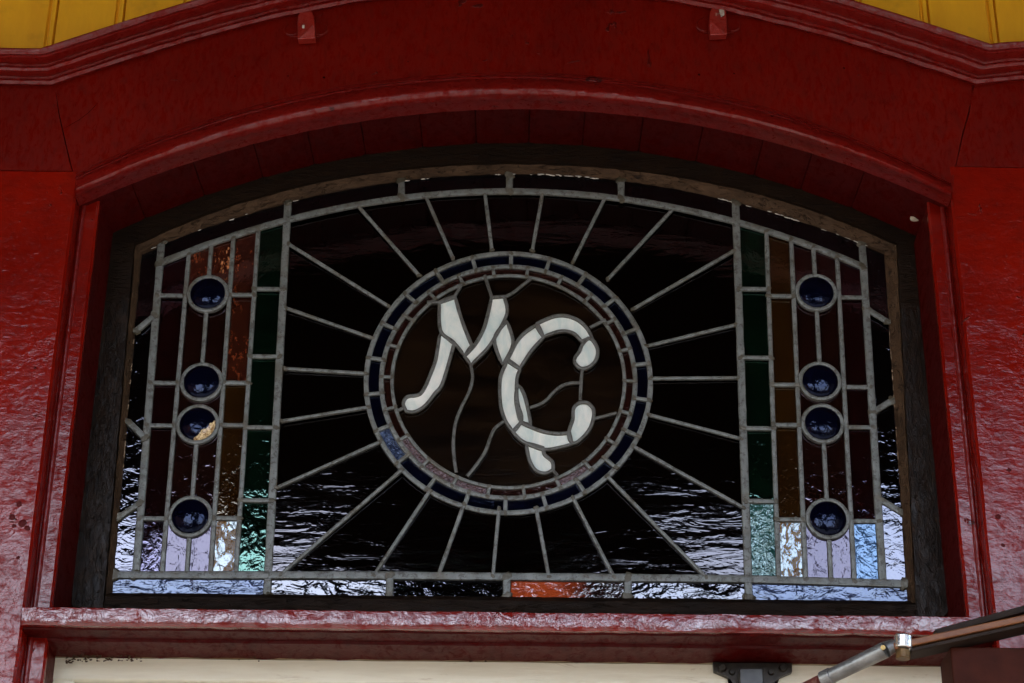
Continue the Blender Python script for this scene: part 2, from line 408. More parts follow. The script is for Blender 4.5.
# soffit of the arch: one board after another, following the arch
YF = .148
zar = lambda x: P(x, arch_bot(x), 0)
bounds = [78, 128, 190, 251, 305, 359, 418.5, 475, 530, 586, 645, 705, 766, 815, 868, 952]
for a, b in zip(bounds, bounds[1:]):
    bm = bmesh.new(); rows = []
    nn_ = 10
    for i in range(nn_ + 1):
        x = lin(a + .3, b - .3, i / nn_)
        p0 = P(x, arch_bot(x) + .4, 0)
        # back end measured on the frame plane
        # same world x at the back
        lo, hi = x - 60, x + 60
        for _ in range(24):
            mid = (lo + hi) / 2
            if P(mid, frame_top(mid), YF).x < p0.x: lo = mid
            else: hi = mid
        z1 = P(mid, frame_top(mid), YF).z
        lift = .0018 if i in (0, nn_) else 0
        rows.append([Vector((p0.x, .001, p0.z + lift)), Vector((p0.x, YF * .5, lin(p0.z, z1, .5) + lift)), Vector((p0.x, YF - .0006, z1 + lift)), Vector((p0.x, YF - .0006, z1 + .03)), Vector((p0.x, .001, p0.z + .03))])
    g = grid(rows, None, False); vs = list(g.verts)
    for i in range(nn_):
        g.faces.new((vs[i * 5 + 4], vs[i * 5 + 9], vs[i * 5 + 5], vs[i * 5]))
    g.faces.new(vs[:5]); g.faces.new(vs[-5:])
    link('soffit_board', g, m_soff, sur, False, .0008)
def ribbon(pts, w, y, bm):
    vv = [P(a, b, y) for a, b in pts]; rows = []
    for i, p in enumerate(vv):
        t = (vv[min(i + 1, len(vv) - 1)] - vv[max(i - 1, 0)]).normalized(); n_ = Vector((-t.z, 0, t.x)) * w * (.3 if i in (0, len(vv) - 1) else 1)
        rows.append([p - n_, p + n_])
    return grid(rows, bm)
m_crack = plain('dark_crack_filler', (.020, .001, .001), .9, spec=0)
bm = bmesh.new()
ribbon([(63, 129), (70, 125), (79, 120), (88, 113), (95, 106), (99, 101)], .00035, -.0004, bm)
ribbon([(0, 171.4), (20, 171.8), (50, 171.3), (72, 172)], .0003, -.0004, bm) if False else None
for x, y, k in ((699, 74.5, 1.6), (734, 73.5, 1.0), (324, 77.5, 1.5), (288, 76, .9), (408, 61.5, .8), (844, 68, 1.3), (235, 76, 1.0), (570, 57, .6), (652, 44, .6)):
    c = P(x, y, -.0005); bm.faces.new([bm.verts.new(c + Vector((math.cos(a) * k * random.uniform(.7, 1.2), 0, math.sin(a) * k * random.uniform(.7, 1.2))) * .0013) for a in [j * math.pi / 5 for j in range(10)]])
link('nail_holes', bm, m_crack, sur)
bm = bmesh.new()
for x, y, k in ((19, 504, 3), (12, 517, 3.2), (22, 523, 4.2), (27, 528, 3), (14, 526, 2), (18, 558, 2), (35, 368, 1.6), (998, 517, 3), (1009, 470, 2.2), (1003, 545, 2)):
    c = P(x, y, -.0004); ctr_ = bm.verts.new(c + Vector((0, -.0016, 0)))
    rg = [bm.verts.new(c + Vector((math.cos(a) * k * random.uniform(.7, 1.25), 0, math.sin(a) * k * random.uniform(.6, 1.1))) * .0014) for a in [j * math.pi / 6 for j in range(12)]]
    for j in range(12): bm.faces.new((rg[j], rg[(j + 1) % 12], ctr_))
link('paint_blisters', bm, plain('dark_red_blister', (.09, .003, .002), .5, spec=.15), sur, True)
# backing boards behind everything so no gaps open
hl0 = [P(x, frame_top(x) - 2, YF + .012) for x in frange(60, 965, 60)]
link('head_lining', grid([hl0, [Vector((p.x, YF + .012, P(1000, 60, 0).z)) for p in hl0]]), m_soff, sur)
# reveals (jamb linings)
zt = P(113, 234, YF).z
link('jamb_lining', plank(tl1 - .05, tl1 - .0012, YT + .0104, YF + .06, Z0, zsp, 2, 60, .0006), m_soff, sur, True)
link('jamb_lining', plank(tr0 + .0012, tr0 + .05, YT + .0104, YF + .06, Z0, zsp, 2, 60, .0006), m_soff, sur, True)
# transom bar
zb_t = P(500, 612, -.012).z; zb_b = P(500, 630, -.012).z
YD = .094
def transom():
    rows = []
    for i in range(181):
        x = lin(pl + .0006, pr - .0006, i / 180)
        e = .0011
        rr = [(.16, zb_t + .0), (-.010, zb_t + .0006), (-.0112, zb_t - .0004), (-.0120, lin(zb_t, zb_b, .35)), (-.0118, lin(zb_t, zb_b, .7)), (-.0112, zb_b + .0012), (-.0104, zb_b + .0003), (-.004, zb_b), (.0, zb_b + .0015), (YD + .09, zb_b + .0015), (YD + .09, zb_t)]
        rows.append([jit((x, y, z), e, 38) if -.02 < y < .1 else Vector((x, y, z)) for y, z in rr])
    g = grid(rows); vs = list(g.verts); k = len(rows[0]); g.faces.new(vs[:k]); g.faces.new(vs[-k:])
    return g
link('transom_bar', transom(), m_sill, sur, True)
ub = []  # added board whose darker red stands in for shade under the bar
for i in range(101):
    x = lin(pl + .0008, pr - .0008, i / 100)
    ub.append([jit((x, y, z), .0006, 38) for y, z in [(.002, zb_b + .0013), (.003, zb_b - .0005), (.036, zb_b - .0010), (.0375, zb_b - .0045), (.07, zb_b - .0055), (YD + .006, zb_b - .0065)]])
link('underside_shade_board', grid(ub), m_soff, sur, True)

# ==================================================================  YELLOW WALL
def zcorn(xw):
    """height of the cornice top line over world x"""
    lo, hi = -1500, 2500
    for _ in range(40):
        mid = (lo + hi) / 2
        if P(mid, 20, 0).x < xw: lo = mid
        else: hi = mid
    x = mid
    if x < 46: return P(0, 66, 0).z
    if x > 983: return P(1000, 62, 0).z
    return P(x, (corn_bot(x) + corn_top(x)) / 2 - 4, 0).z
wall = bmesh.new()
bw = P(188, 4, .012).x - P(121, 4, .012).x
xg0 = P(56, 20, .012).x
k0 = -int((3.2) / bw)
ZTOP = 4.09
for k in range(k0 - 12, 60):
    a = xg0 + k * bw; b = a + bw
    if a < -4 or b > 4.2: continue
    inner = lx + .02 < b and a < rx - .02
    if inner: za, zb = zcorn(max(a, lx + .01)), zcorn(min(b, rx - .01)); za = zb = min(za, zb) - .03
    else: za = zb = Z0 - .15
    g_ = .0018; be = .0045
    # board face, V groove and bead beside it
    pr_ = [(a, .020), (a + g_, .012), (b - .0135, .012), (b - .0115, .0165), (b - .0095, .0165), (b - .0075, .012), (b - g_, .012), (b, .020)]
    V = [[wall.verts.new((x, y, z)) for x, y in pr_] for z in (za, lin(za, ZTOP, .5), ZTOP)]
    for r0, r1 in zip(V, V[1:]):
        for i in range(len(pr_) - 1): wall.faces.new((r0[i], r0[i + 1], r1[i + 1], r1[i]))
wo = link('board_wall', wall, m_yellow, None)
tag(wo, 'ochre yellow tongue and groove board wall above and beside the red door surround', 'wall')
bk = box(-4, lx + .03, .021, .16, 0, ZTOP); box(rx - .03, 4.2, .021, .16, 0, ZTOP, bk); box(lx + .03, rx - .03, .021 + .09, .25, P(0, 60, 0).z + .25, ZTOP, bk)
link('wall_core', bk, m_yellow, wo)

# ==================================================================  WINDOW
win = empty('stained_glass_window', (0, YG, zb_t), 'arched stained glass transom window with white letters M C in a sunburst medallion and blue round jewels', 'window')
def sideloop(pxl, pxr, topf, y, ybot, nS=40, nA=90):
    """left side upward, arch, right side downward. pxl/pxr: (x_top,y_top),(x_bot,y_bot)"""
    out = []
    (xa, ya), (xb, yb) = pxl
    for i in range(nS): t = i / nS; out.append(P(lin(xb, xa, t), lin(yb, ya, t), y))
    (xc, yc), (xd, yd) = pxr
    for i in range(nA + 1): x = lin(xa, xc, i / nA); out.append(P(x, topf(x) if 0 < i < nA else (ya if i == 0 else yc), y))
    for i in range(1, nS + 1): t = i / nS; out.append(P(lin(xc, xd, t), lin(yc, yd, t), y))
    return out
fo = sideloop(((113, frame_top(113)), (79, 612)), ((918, frame_top(918)), (942, 618)), frame_top, YF, 0)
fm = sideloop(((134, stop_top(134)), (103, 610)), ((897, stop_top(897)), (917, 616)), stop_top, YF + .001, 0)
fm2 = sideloop(((135.5, stop_top(135.5) + 1), (104.5, 610)), ((896, stop_top(896) + 1), (916, 616)), stop_top, YF + .006, 0)
fi = sideloop(((141, glass_top(141)), (111, 610)), ((884.5, glass_top(884.5)), (908.5, 616)), glass_top, YG - .0015, 0)
for loop in (fo,):  # push the outer edge under the reveal
    pass
def off(loop, dy, grow):
    c = Vector((0, 0, loop[0].z + .25))
    return [Vector((p.x + (grow if p.x > 0 else -grow), p.y + dy, p.z + grow)) for p in loop]
def sub(a, b, t): return [p.lerp(q, t) for p, q in zip(a, b)]
foo = off(fo, 0, .012)
g = grid([[jit(p, .0008, 50) for p in r] for r in (foo, fo, sub(fo, fm, .08), sub(fo, fm, .35), sub(fo, fm, .65), fm)] + [off(fm, .03, 0), off(foo, .03, 0)], None, True)
sash = link('sash_frame', g, [m_frame_top, m_frame_side], win, True)
for p in sash.data.polygons:
    c = p.center
    if c.z < P(100, 300, YF).z: p.material_index = 1
g = grid([[jit(p, .0014, 70) for p in r] for r in (fm2, sub(fm2, fi, .15), sub(fm2, fi, .4), sub(fm2, fi, .7), fi)] + [off(fi, .02, 0), off(fm2, .02, 0)], None, True)
link('glazing_stop', g, m_stop, win, True)
# bottom rail + bead
zg_b = P(500, 597, YG).z
g = bmesh.new(); rows = []
xa, xb = P(104, 604, YF).x, P(918, 607, YF).x
for i in range(121):
    x = lin(xa, xb, i / 120)
    dz = (P(500, 597, YG).z - P(112, 601, YG).z) * 0
    za_ = zg_b
    rows.append([jit((x, y, z), .0007, 60) for y, z in [(YG - .001, za_), (YG - .006, za_ - .002), (YG - .010, za_ - .006), (YF + .006, za_ - .008), (YF + .002, za_ - .012), (YF + .0015, zb_t - .01)]])
link('bottom_rail', grid(rows, g), m_frame_top, win, True)

# ---- lines of the design
def line(p0, p1):
    (x0, y0), (x1, y1) = p0, p1
    return lambda y: x0 + (x1 - x0) * (y - y0) / (y1 - y0)
L1 = line((161.5, 243), (136, 575)); L2 = line((189, 255), (162, 574)); L3 = line((211, 251), (187, 571))
L4 = line((233.5, 240), (210.5, 574)); L5 = line((258.5, 230), (236, 574)); L6 = line((288, 203), (267, 596))
R6 = line((735.5, 203), (748.6, 596)); R5 = line((766.3, 233), (778.5, 575)); R4 = line((791, 240), (805.5, 577))
R3 = line((813.5, 253), (830.5, 572)); R2 = line((837, 259), (854, 578)); R1 = line((862, 243), (882.5, 580))
botlead = lambda x: interp([(113, 575.5), (381, 576), (742, 579.5), (904, 584.5)], x)
botglass = lambda x: interp([(110, 599), (500, 597), (907, 602.5)], x)
edgeL = line((141, 252), (112, 603)); edgeR = line((884, 251.6), (908, 603))
C0 = P(508.3, 379.6, YG)
def rad(px): return P(508.3 + px, 381, YG).x - C0.x
RO, RM, RI = rad(142), rad(126.8), rad(116.2)
def ring(r, a, y=YG): return Vector((C0.x + r * math.sin(a), y, C0.z + 1.014 * r * math.cos(a)))   # a clockwise from top
def angof(px, py):
    p = P(px, py, YG); return math.atan2(p.x - C0.x, (p.z - C0.z) / 1.014)
cnt = [0]
def flecks():
    bm = bmesh.new(); random.seed(23)
    for x0_, x1_, n_ in ((150, 300, 6), (395, 430, 3), (490, 520, 5), (525, 580, 16), (585, 600, 4), (715, 800, 20), (800, 870, 6)):
        for _ in range(n_):
            x = random.uniform(x0_, x1_); c = P(x, glass_top(x) + random.uniform(.2, 1.2), YG - .003); a = random.uniform(1.0, 4.0) * MPP; b_ = random.uniform(.35, .8) * MPP
            sl = -(glass_top(x + 1) - glass_top(x))
            v = [bm.verts.new((c.x + a * math.cos(t), c.y, c.z + sl * a * math.cos(t) + b_ * math.sin(t) * random.uniform(.6, 1.2))) for t in [i * math.pi / 4 for i in range(8)]]
            top = bm.verts.new((c.x, c.y - .001, c.z))
            for i in range(8): bm.faces.new((v[i], v[(i + 1) % 8], top))
    link('putty_fleck', bm, plain('pale_putty', (.75, .70, .62), .5), win)
    for Ef in (edgeL, edgeR):
        bm = bmesh.new()
        for _ in range(22):
            y = random.uniform(330, 480); c = P(Ef(y), y, YG - .003); b_ = random.uniform(1, 4) * MPP; a = random.uniform(.3, .7) * MPP
            v = [bm.verts.new((c.x + a * math.cos(t), c.y, c.z + b_ * math.sin(t) * random.uniform(.6, 1.2))) for t in [i * math.pi / 4 for i in range(8)]]
            top = bm.verts.new((c.x, c.y - .001, c.z))
            for i in range(8): bm.faces.new((v[i], v[(i + 1) % 8], top))
        link('putty_fleck', bm, plain('brown_putty', (.35, .24, .15), .5), win)
flecks()
def came(name, pts, w_px, material=None, closed=False, joints=True, h=.0032, parent=None, yb=None, bm=None, mats=None):
    """lead strip along world points lying on the glass plane"""
    cnt[0] += 1
    h = h + (cnt[0] % 23) * .00007
    w = w_px * MPP
    y0 = YG if yb is None else yb
    bm2 = bm or bmesh.new()
    pts = [Vector(p) for p in pts]
    n = len(pts)
    prof = [(-.5, .0004), (-.48, h * .65), (-.40, h * .93), (-.2, h), (.2, h), (.40, h * .93), (.48, h * .65), (.5, .0004)]
    rows = []
    for i in range(n):
        a = pts[(i - 1) % n] if closed or i else pts[0]
        b = pts[(i + 1) % n] if closed or i < n - 1 else pts[-1]
        t = (b - a); t.y = 0; t.normalize()
        nn = Vector((-t.z, 0, t.x))
        wob = 1 + .10 * mnoise.noise(pts[i] * 55 + Vector((cnt[0], 0, 0)))
        rows.append([pts[i] + nn * (s * w * wob) + Vector((0, y0 - pts[i].y - hh, 0)) for s, hh in prof])
    if closed: rows.append(rows[0])
    s0 = len(bm2.faces)
    grid(rows, bm2)
    if joints and not closed:
        for e in (0, -1):
            c = pts[e]; k = 14
            ph = random.random() * 6
            cv = bm2.verts.new((c.x, y0 - h - .0004 - (cnt[0] % 7) * .00003, c.z))
            rr = []
            r2 = []
            for j in range(k):
                a = 2 * math.pi * j / k
                q = w * (.68 + .16 * math.sin(2 * a + ph) + .09 * math.sin(5 * a + ph))
                rr.append(bm2.verts.new((c.x + .75 * q * math.cos(a), y0 - h - .0002, c.z + .75 * q * math.sin(a))))
                r2.append(bm2.verts.new((c.x + q * math.cos(a), y0 - h * .55, c.z + q * math.sin(a))))
            for j in range(k):
                f = bm2.faces.new((cv, rr[j], rr[(j + 1) % k])); f.material_index = 1
                f = bm2.faces.new((rr[j], r2[j], r2[(j + 1) % k], rr[(j + 1) % k])); f.material_index = 1
    if bm: return bm2
    return link(name, bm2, mats or [material or m_lead, m_joint], parent or win, True)
def dens(pts, n=10):
    out = []
    for a, b in zip(pts, pts[1:]):
        for i in range(n): out.append(Vector(a).lerp(Vector(b), i / n))
    return out + [Vector(pts[-1])]
def pxl(pts, n=8): return dens([P(x, y, YG) for x, y in pts], n)

def pane(name, pxs, material, tilt=0.0, yaw=0.0, world=None, dy=0.0, parent=None, thick=.003, label=None):
    pts = world if world else [P(x, y, YG) for x, y in pxs]
    c = sum(pts, Vector()) / len(pts)
    tilt += random.uniform(-.5, .5); yaw += random.uniform(-.6, .6)
    kx, kz = math.tan(R(yaw)), math.tan(R(tilt))
    # tilt>0 : the face turns down towards the street
    dd = [(p.x - c.x) * kx + (p.z - c.z) * -kz for p in pts]; lo = min(dd)
    q = [Vector((p.x, YG + dy + d + max(0, -lo - .0012), p.z)) for p, d in zip(pts, dd)]
    o = link(name, prism(q, thick), material, parent or win)
    if label: o['label'] = label
    return o

# rings
NA = 132
for r, w, nm in ((RO, 5.4, 'ring_came'), (RM, 5.1, 'ring_came'), (RI, 3.9, 'ring_came')):
    came(nm, [ring(r, 2 * math.pi * i / NA) for i in range(NA)], w, closed=True)
NR = 22; st = 2 * math.pi / NR
offo = R(.6); offi = R(8.6)
for i in range(NR):
    a = offo + i * st
    came('divider_came', [ring(lin(RM, RO, t / 4), a) for t in range(5)], 4.3)
    arc = [ring(RO, a + st * j / 8) for j in range(9)] + [ring(RM, a + st * (8 - j) / 8) for j in range(9)]
    mid = math.degrees(a + st / 2) % 360
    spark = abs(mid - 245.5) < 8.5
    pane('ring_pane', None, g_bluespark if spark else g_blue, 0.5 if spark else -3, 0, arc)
    a = offi + i * st
    came('divider_came', [ring(lin(RI, RM, t / 3), a) for t in range(4)], 3.7)
    arc = [ring(RM, a + st * j / 8) for j in range(9)] + [ring(RI, a + st * (8 - j) / 8) for j in range(9)]
    mid = math.degrees(a + st / 2) % 360
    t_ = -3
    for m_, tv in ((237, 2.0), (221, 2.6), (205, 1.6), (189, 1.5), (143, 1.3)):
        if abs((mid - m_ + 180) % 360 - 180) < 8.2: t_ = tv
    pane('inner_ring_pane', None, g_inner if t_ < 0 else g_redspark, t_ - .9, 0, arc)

# rays
rays = [((359, 207.6)), ((425.5, 196.4)), ((485, 194.3)), ((542.4, 194.5)), ((605, 198.5)), ((674, 208.5)),
        (733.8, 251.5), (735.3, 325.5), (738, 378.5), (741, 439.4), (743.6, 508.5), (706, 578), (614, 578), (549, 577.5),
        (492.8, 577), (438.3, 576), (374, 576), (281, 575), (277, 488.5), (282, 422), (285.5, 369.5), (286, 308.5), (288.5, 244.5)]
rin = [(419.4, 276.3), (453, 258.9), (492, 251), (532.2, 251.5), (572.7, 263), (607.6, 280), (633, 309.7), (646.5, 346.8), (650.6, 379.2),
       (649, 415.5), (633, 446.8), (607, 476.6), (573, 498.5), (536, 508.5), (499, 509.5), (464, 505), (430, 491.5), (402, 470.5), (380.6, 442.5), (368.5, 408), (366, 374.5), (372.4, 338.6), (388.8, 306.8)]
# boundary loop, clockwise from the top-left corner
loop = [(x, lead_arch(x)) for x in frange(L6(222), R6(221), 46)] + [(R6(y), y) for y in frange(221, 579.5, 24)] + [(x, botlead(x)) for x in frange(748, 268, 46)] + [(L6(y), y) for y in frange(576, 223, 24)]
def nearest(p): return min(range(len(loop)), key=lambda i: (loop[i][0] - p[0]) ** 2 + (loop[i][1] - p[1]) ** 2)
nr = len(rays)
raytilt = {9: -2.6, 10: -.7, 11: -2.1, 12: -1.9, 13: -1.9, 14: -1.8, 15: -1.9, 16: -2.2, 17: -.7, 18: -2.8}
for i in range(nr):
    r0, r1, n0, n1 = rays[i], rays[(i + 1) % nr], rin[i], rin[(i + 1) % nr]
    came('ray_came', pxl([r0, n0], 14), 3.9)
    i0, i1 = nearest(r0), nearest(r1)
    path = []
    j = i0
    while j != i1: j = (j + 1) % len(loop); path.append(loop[j])
    if path: path = path[:-1]
    if len(path) > 1: path = path[1:] if math.dist(path[0], r0) < 3 else path
    a0, a1 = angof(*n0), angof(*n1)
    while a1 < a0: a1 += 2 * math.pi
    inner = [ring(RO, lin(a1, a0, k / 6)) for k in range(7)]
    pts = [P(*r0, YG)] + [P(x, y, YG) for x, y in path] + [P(*r1, YG)] + inner
    pane('ray_pane', None, g_ray, raytilt.get(i, -2.0), 0, pts)

# frame-like leads
came('upright_came', pxl([(L6(203), 203), (L6(597), 597)], 60), 8.0)
came('upright_came', pxl([(R6(203), 203), (R6(598), 598)], 60), 8.0)
came('upright_came', pxl([(L1(242), 242), (L1(575), 575)], 50), 7.8)
came('upright_came', pxl([(R1(244), 244), (R1(583), 583)], 50), 7.8)
for f, y0, y1 in ((L2, 254, 574), (L4, 238, 574), (L5, 230, 575), (R5, 232, 579), (R4, 240, 580), (R2, 258, 582)):
    came('upright_came', pxl([(f(y0), y0), (f(y1), y1)], 50), 4.9)
came('arch_came', [P(x, lead_arch(x), YG) for x in frange(160, 862, 90)], 7.6)
came('base_came', pxl([(x, botlead(x)) for x in frange(115, 904, 20)], 4), 8.4)
for x, y0, y1 in ((401.5, 181, 198), (509.5, 176, 192), (621, 181, 199.5)): came('border_came', pxl([(x, y0), (x, y1)]), 7.4)
for x in (390, 507, 628): came('border_came', pxl([(x, botlead(x)), (x - .5, 597)]), 7.6)
for a, b in (((136, 332), (155, 316)), ((129, 423), (145.5, 439)), ((119, 518), (140, 504)), ((866.4, 309.5), (888, 322.5)), ((872.5, 413), (892, 401)), ((879, 499.5), (901, 512.5))):
    came('border_came', pxl([a, b]), 6.6)
def crossc(A, B, y, w=4.9, s=.011):
    came('cross_came', pxl([(A(y), y), (B(y), y + s * (B(y) - A(y)))], 6), w)
for y in (296, 383.4, 426, 519): crossc(L1, L2, y)
for y in (295.4, 383.4, 425.7, 518.8): crossc(L4, L5, y)
for y in (289.7, 357, 428, 501): crossc(L5, L6, y)
for y in (289.7, 358.3, 429, 501.8): crossc(R6, R5, y)
for y in (296.8, 385.5, 425.7, 520.2): crossc(R5, R4, y)
for y in (297.9, 387.5, 427.7, 521.6): crossc(R2, R1, y)
JL = [(208.2, 294.2), (201.9, 382.4), (198, 424.6), (190.6, 516.8)]
JR = [(815.8, 293), (819.7, 381.6), (822.3, 424), (827.5, 519)]
for J, f, ybt in ((JL, L3, 574), (JR, R3, 580)):
    tops = lead_arch(f(250))
    segs = [(tops, J[0][1] - 16), (J[0][1] + 16, J[1][1] - 16), (J[2][1] + 16, J[3][1] - 16), (J[3][1] + 16, ybt)]
    for a, b in segs: came('upright_came', pxl([(f(a), a), (f(b), b)], 12), 4.6)
RJ = rad(19.6)
for side, J in enumerate((JL, JR)):
    for k, (x, y) in enumerate(J):
        c = P(x, y + .8, YG); rj = rad(17.9)
        bm = bmesh.new(); rows = []
        for u in range(9):
            th = u / 8 * math.pi / 2
            r = rj * math.cos(th) if u < 8 else .0002; d = .0062 * math.sin(th)
            rows.append([Vector((c.x + r * math.cos(2 * math.pi * v / 40), YG - .004 - d, c.z + r * math.sin(2 * math.pi * v / 40))) for v in range(41)])
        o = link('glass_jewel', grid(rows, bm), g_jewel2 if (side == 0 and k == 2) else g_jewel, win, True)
        if side == 0 and k == 2: o['label'] = 'blue glass jewel with pale amber room light painted along its lower right edge'
        came('jewel_rim', [Vector((c.x + RJ * math.cos(2 * math.pi * v / 48), YG, c.z + RJ * math.sin(2 * math.pi * v / 48))) for v in range(48)], 4.5, closed=True, h=.0048, parent=o)

# side panels
def cell(nm, A, B, y0, y1, m, tilt=-1.5, topf=None, s=.011, label=None, dy=0, yaw=0):
    if topf: a0 = (A(y0), 0); p = [(A(topf[0]), topf[0]), (B(topf[1]), topf[1])]
    else: p = [(A(y0), y0), (B(y0), y0 + s * (B(y0) - A(y0)))]
    p += [(B(y1), y1 + s * (B(y1) - A(y1))), (A(y1), y1)]
    pane(nm, p, m, tilt, yaw, dy=dy, label=label)
def tops(A, B):
    def f(Lf):
        y = 240
        for _ in range(6): y = lead_arch(Lf(y))
        return y
    return (f(A), f(B))
B_ = 576
def column(A, B, ys, mats_, tilts, labels={}):
    ys = [None] + ys + [B_ if A(400) < 500 else 580]
    for i in range(len(ys) - 1):
        cell('side_pane', A, B, ys[i] or 240, ys[i + 1], mats_[i], tilts[i], tops(A, B) if i == 0 else None, label=labels.get(i))
MR, BR, AM, GR, CO, GL2 = g_maroon, g_brown, g_amber, g_green, g_glint, g_glint2
column(L1, L2, [296, 383.4, 426, 519], [MR] * 5, [-2, -2, -2, -1.6, -1.0])
column(L2, L3, [294, 382.5, 424.5, 517], [GL2, BR, BR, BR, g_lilac], [-2, -2, -2, -1.3, 1.8], {0: 'red brown glass with faint room light painted in as coppery specks', 4: 'glass with a pale lilac sky reflection painted in, at the foot of the panel'})
column(L3, L4, [294, 382.5, 424.5, 517], [CO, BR, BR, BR, g_lilac], [-2, -2, -2, -1.3, 1.8], {0: 'red glass with bright room light painted in as copper specks', 4: 'glass with a pale lilac sky reflection painted in, at the foot of the panel'})
column(L4, L5, [295.4, 383.4, 425.7, 518.8], [GL2, GL2, AM, AM, g_foot], [-2, -2, -2, -1.2, .6])
column(L5, L6, [289.7, 357, 428, 501], [GR] * 5, [-2, -2, -1.8, -1.0, -.9])
column(R6, R5, [289.7, 358.3, 429, 501.8], [GR] * 4 + [g_teal], [-2, -2, -2, -1.4, .3])
column(R5, R4, [296.8, 385.5, 425.7, 520.2], [AM] * 4 + [g_foot], [-2, -2, -2, -1.5, .7])
column(R4, R3, [293, 381.6, 424, 519], [BR, BR, BR, BR, g_lilac], [-2, -2, -2, -1.3, 1.8], {4: 'glass with a pale lilac sky reflection painted in, at the foot of the panel'})
column(R3, R2, [293, 381.6, 424, 519], [BR, BR, BR, BR, g_lilac], [-2, -2, -2, -1.3, 1.8], {4: 'glass with a pale lilac sky reflection painted in, at the foot of the panel'})
column(R2, R1, [297.9, 387.5, 427.7, 521.6], [MR] * 4 + [g_footblue], [-2, -2, -2, -1.4, .0])
# outer margins
def margin(E, Lf, cuts, tl):
    side = -1 if E(400) < 500 else 1
    top = [(E(252), 252), (Lf(244), 244)] if side < 0 else [(E(252), 252), (Lf(243), 243)]
    prev = top
    for (e, l), t in zip(cuts + [(596 if side < 0 else 602, 590)], tl):
        last = e >= 596
        cur = [(E(e), botlead(E(e)) + 2), (Lf(l), botlead(Lf(l)) + 2)] if last else [(E(e), e), (Lf(l), l)]
        pane('border_pane', [prev[0], prev[1], cur[1], cur[0]], g_edge, t)
        prev = cur
margin(edgeL, L1, [(332, 316), (423, 439), (518, 504)], [-2.2, -2.2, -1.5, -.3])
margin(edgeR, R1, [(322.5, 309.5), (401, 413), (512.5, 499.5)], [-2.2, -2.2, -1.2, .8])
xs = [161, L6(212), 401.5, 509.5, 621, R6(212), 862]
for a, b in zip(xs, xs[1:]):
    pts = [(x, glass_top(x) - 1) for x in frange(a, b, 12)] + [(x, lead_arch(x)) for x in frange(b, a, 12)]
    pane('border_pane', pts, g_edge, -2.5)
xs = [111, 267.5, 390, 507, 628, 748.5, 908]
g_edgeblue = glass('border_glass_blue_reflection', (.05, .07, .15), (.015, .02, .05), (.5, 1, 1), 55, .0018, ior=1.75, tint=(0.66, 0.76, 1))  # bluish sky reflection on the border strip, put into the base colour
g_edgew = glass('rippled_clear_black_border_glass', (.003, .003, .004), (.002, .002, .003), (.5, 1, 1), 50, .0015, tint=(.92, .92, 1))
g_orange = glass('painted_orange_reflection_glass', (.55, .085, .02), (.40, .05, .012), (.5, 1, 1), 80, .0014)  # reflection of something orange red, painted as glass colour
bt = [(g_edgeblue, .4, None), (g_edgew, -.1, None), (g_edge, -2.5, None), (g_orange, -2.5, 'border glass with a dull orange red reflection painted in'), (g_edgew, -1.3, None), (g_edgeblue, .6, None)]
g_redsmoke = glass('deep_red_border_glass', (.022, .004, .003), (.014, .003, .003), (.4, 1, 1), 70, .0014)
for (a, b), (m_, t, lb) in zip(zip(xs, xs[1:]), bt):
    if m_ is g_orange:
        # orange reflection put into the colour, fading into smoky red across the strip
        nt = g_orange.node_tree; bs = nt.nodes['Principled BSDF']
        old = bs.inputs['Base Color'].links[0].from_socket
        tc = N(nt, 'ShaderNodeTexCoord'); sp = N(nt, 'ShaderNodeSeparateXYZ'); L(nt, tc.outputs['Generated'], sp.inputs[0])
        d = math_(nt, 'ADD', sp.outputs[0], math_(nt, 'MULTIPLY', noise(nt, coords(nt, (.5, 1, 1)), 90, 4), .3))
        L(nt, mix(nt, ramp(nt, d, [(.55, 0.0), (.85, 1.0)]), old, (.018, .005, .004)), bs.inputs['Base Color'])
    pts = [(x, botlead(x)) for x in frange(a, b, 6)] + [(x, botglass(x) + 2) for x in frange(b, a, 6)]
    pane('border_pane', pts, m_, t, label=lb)

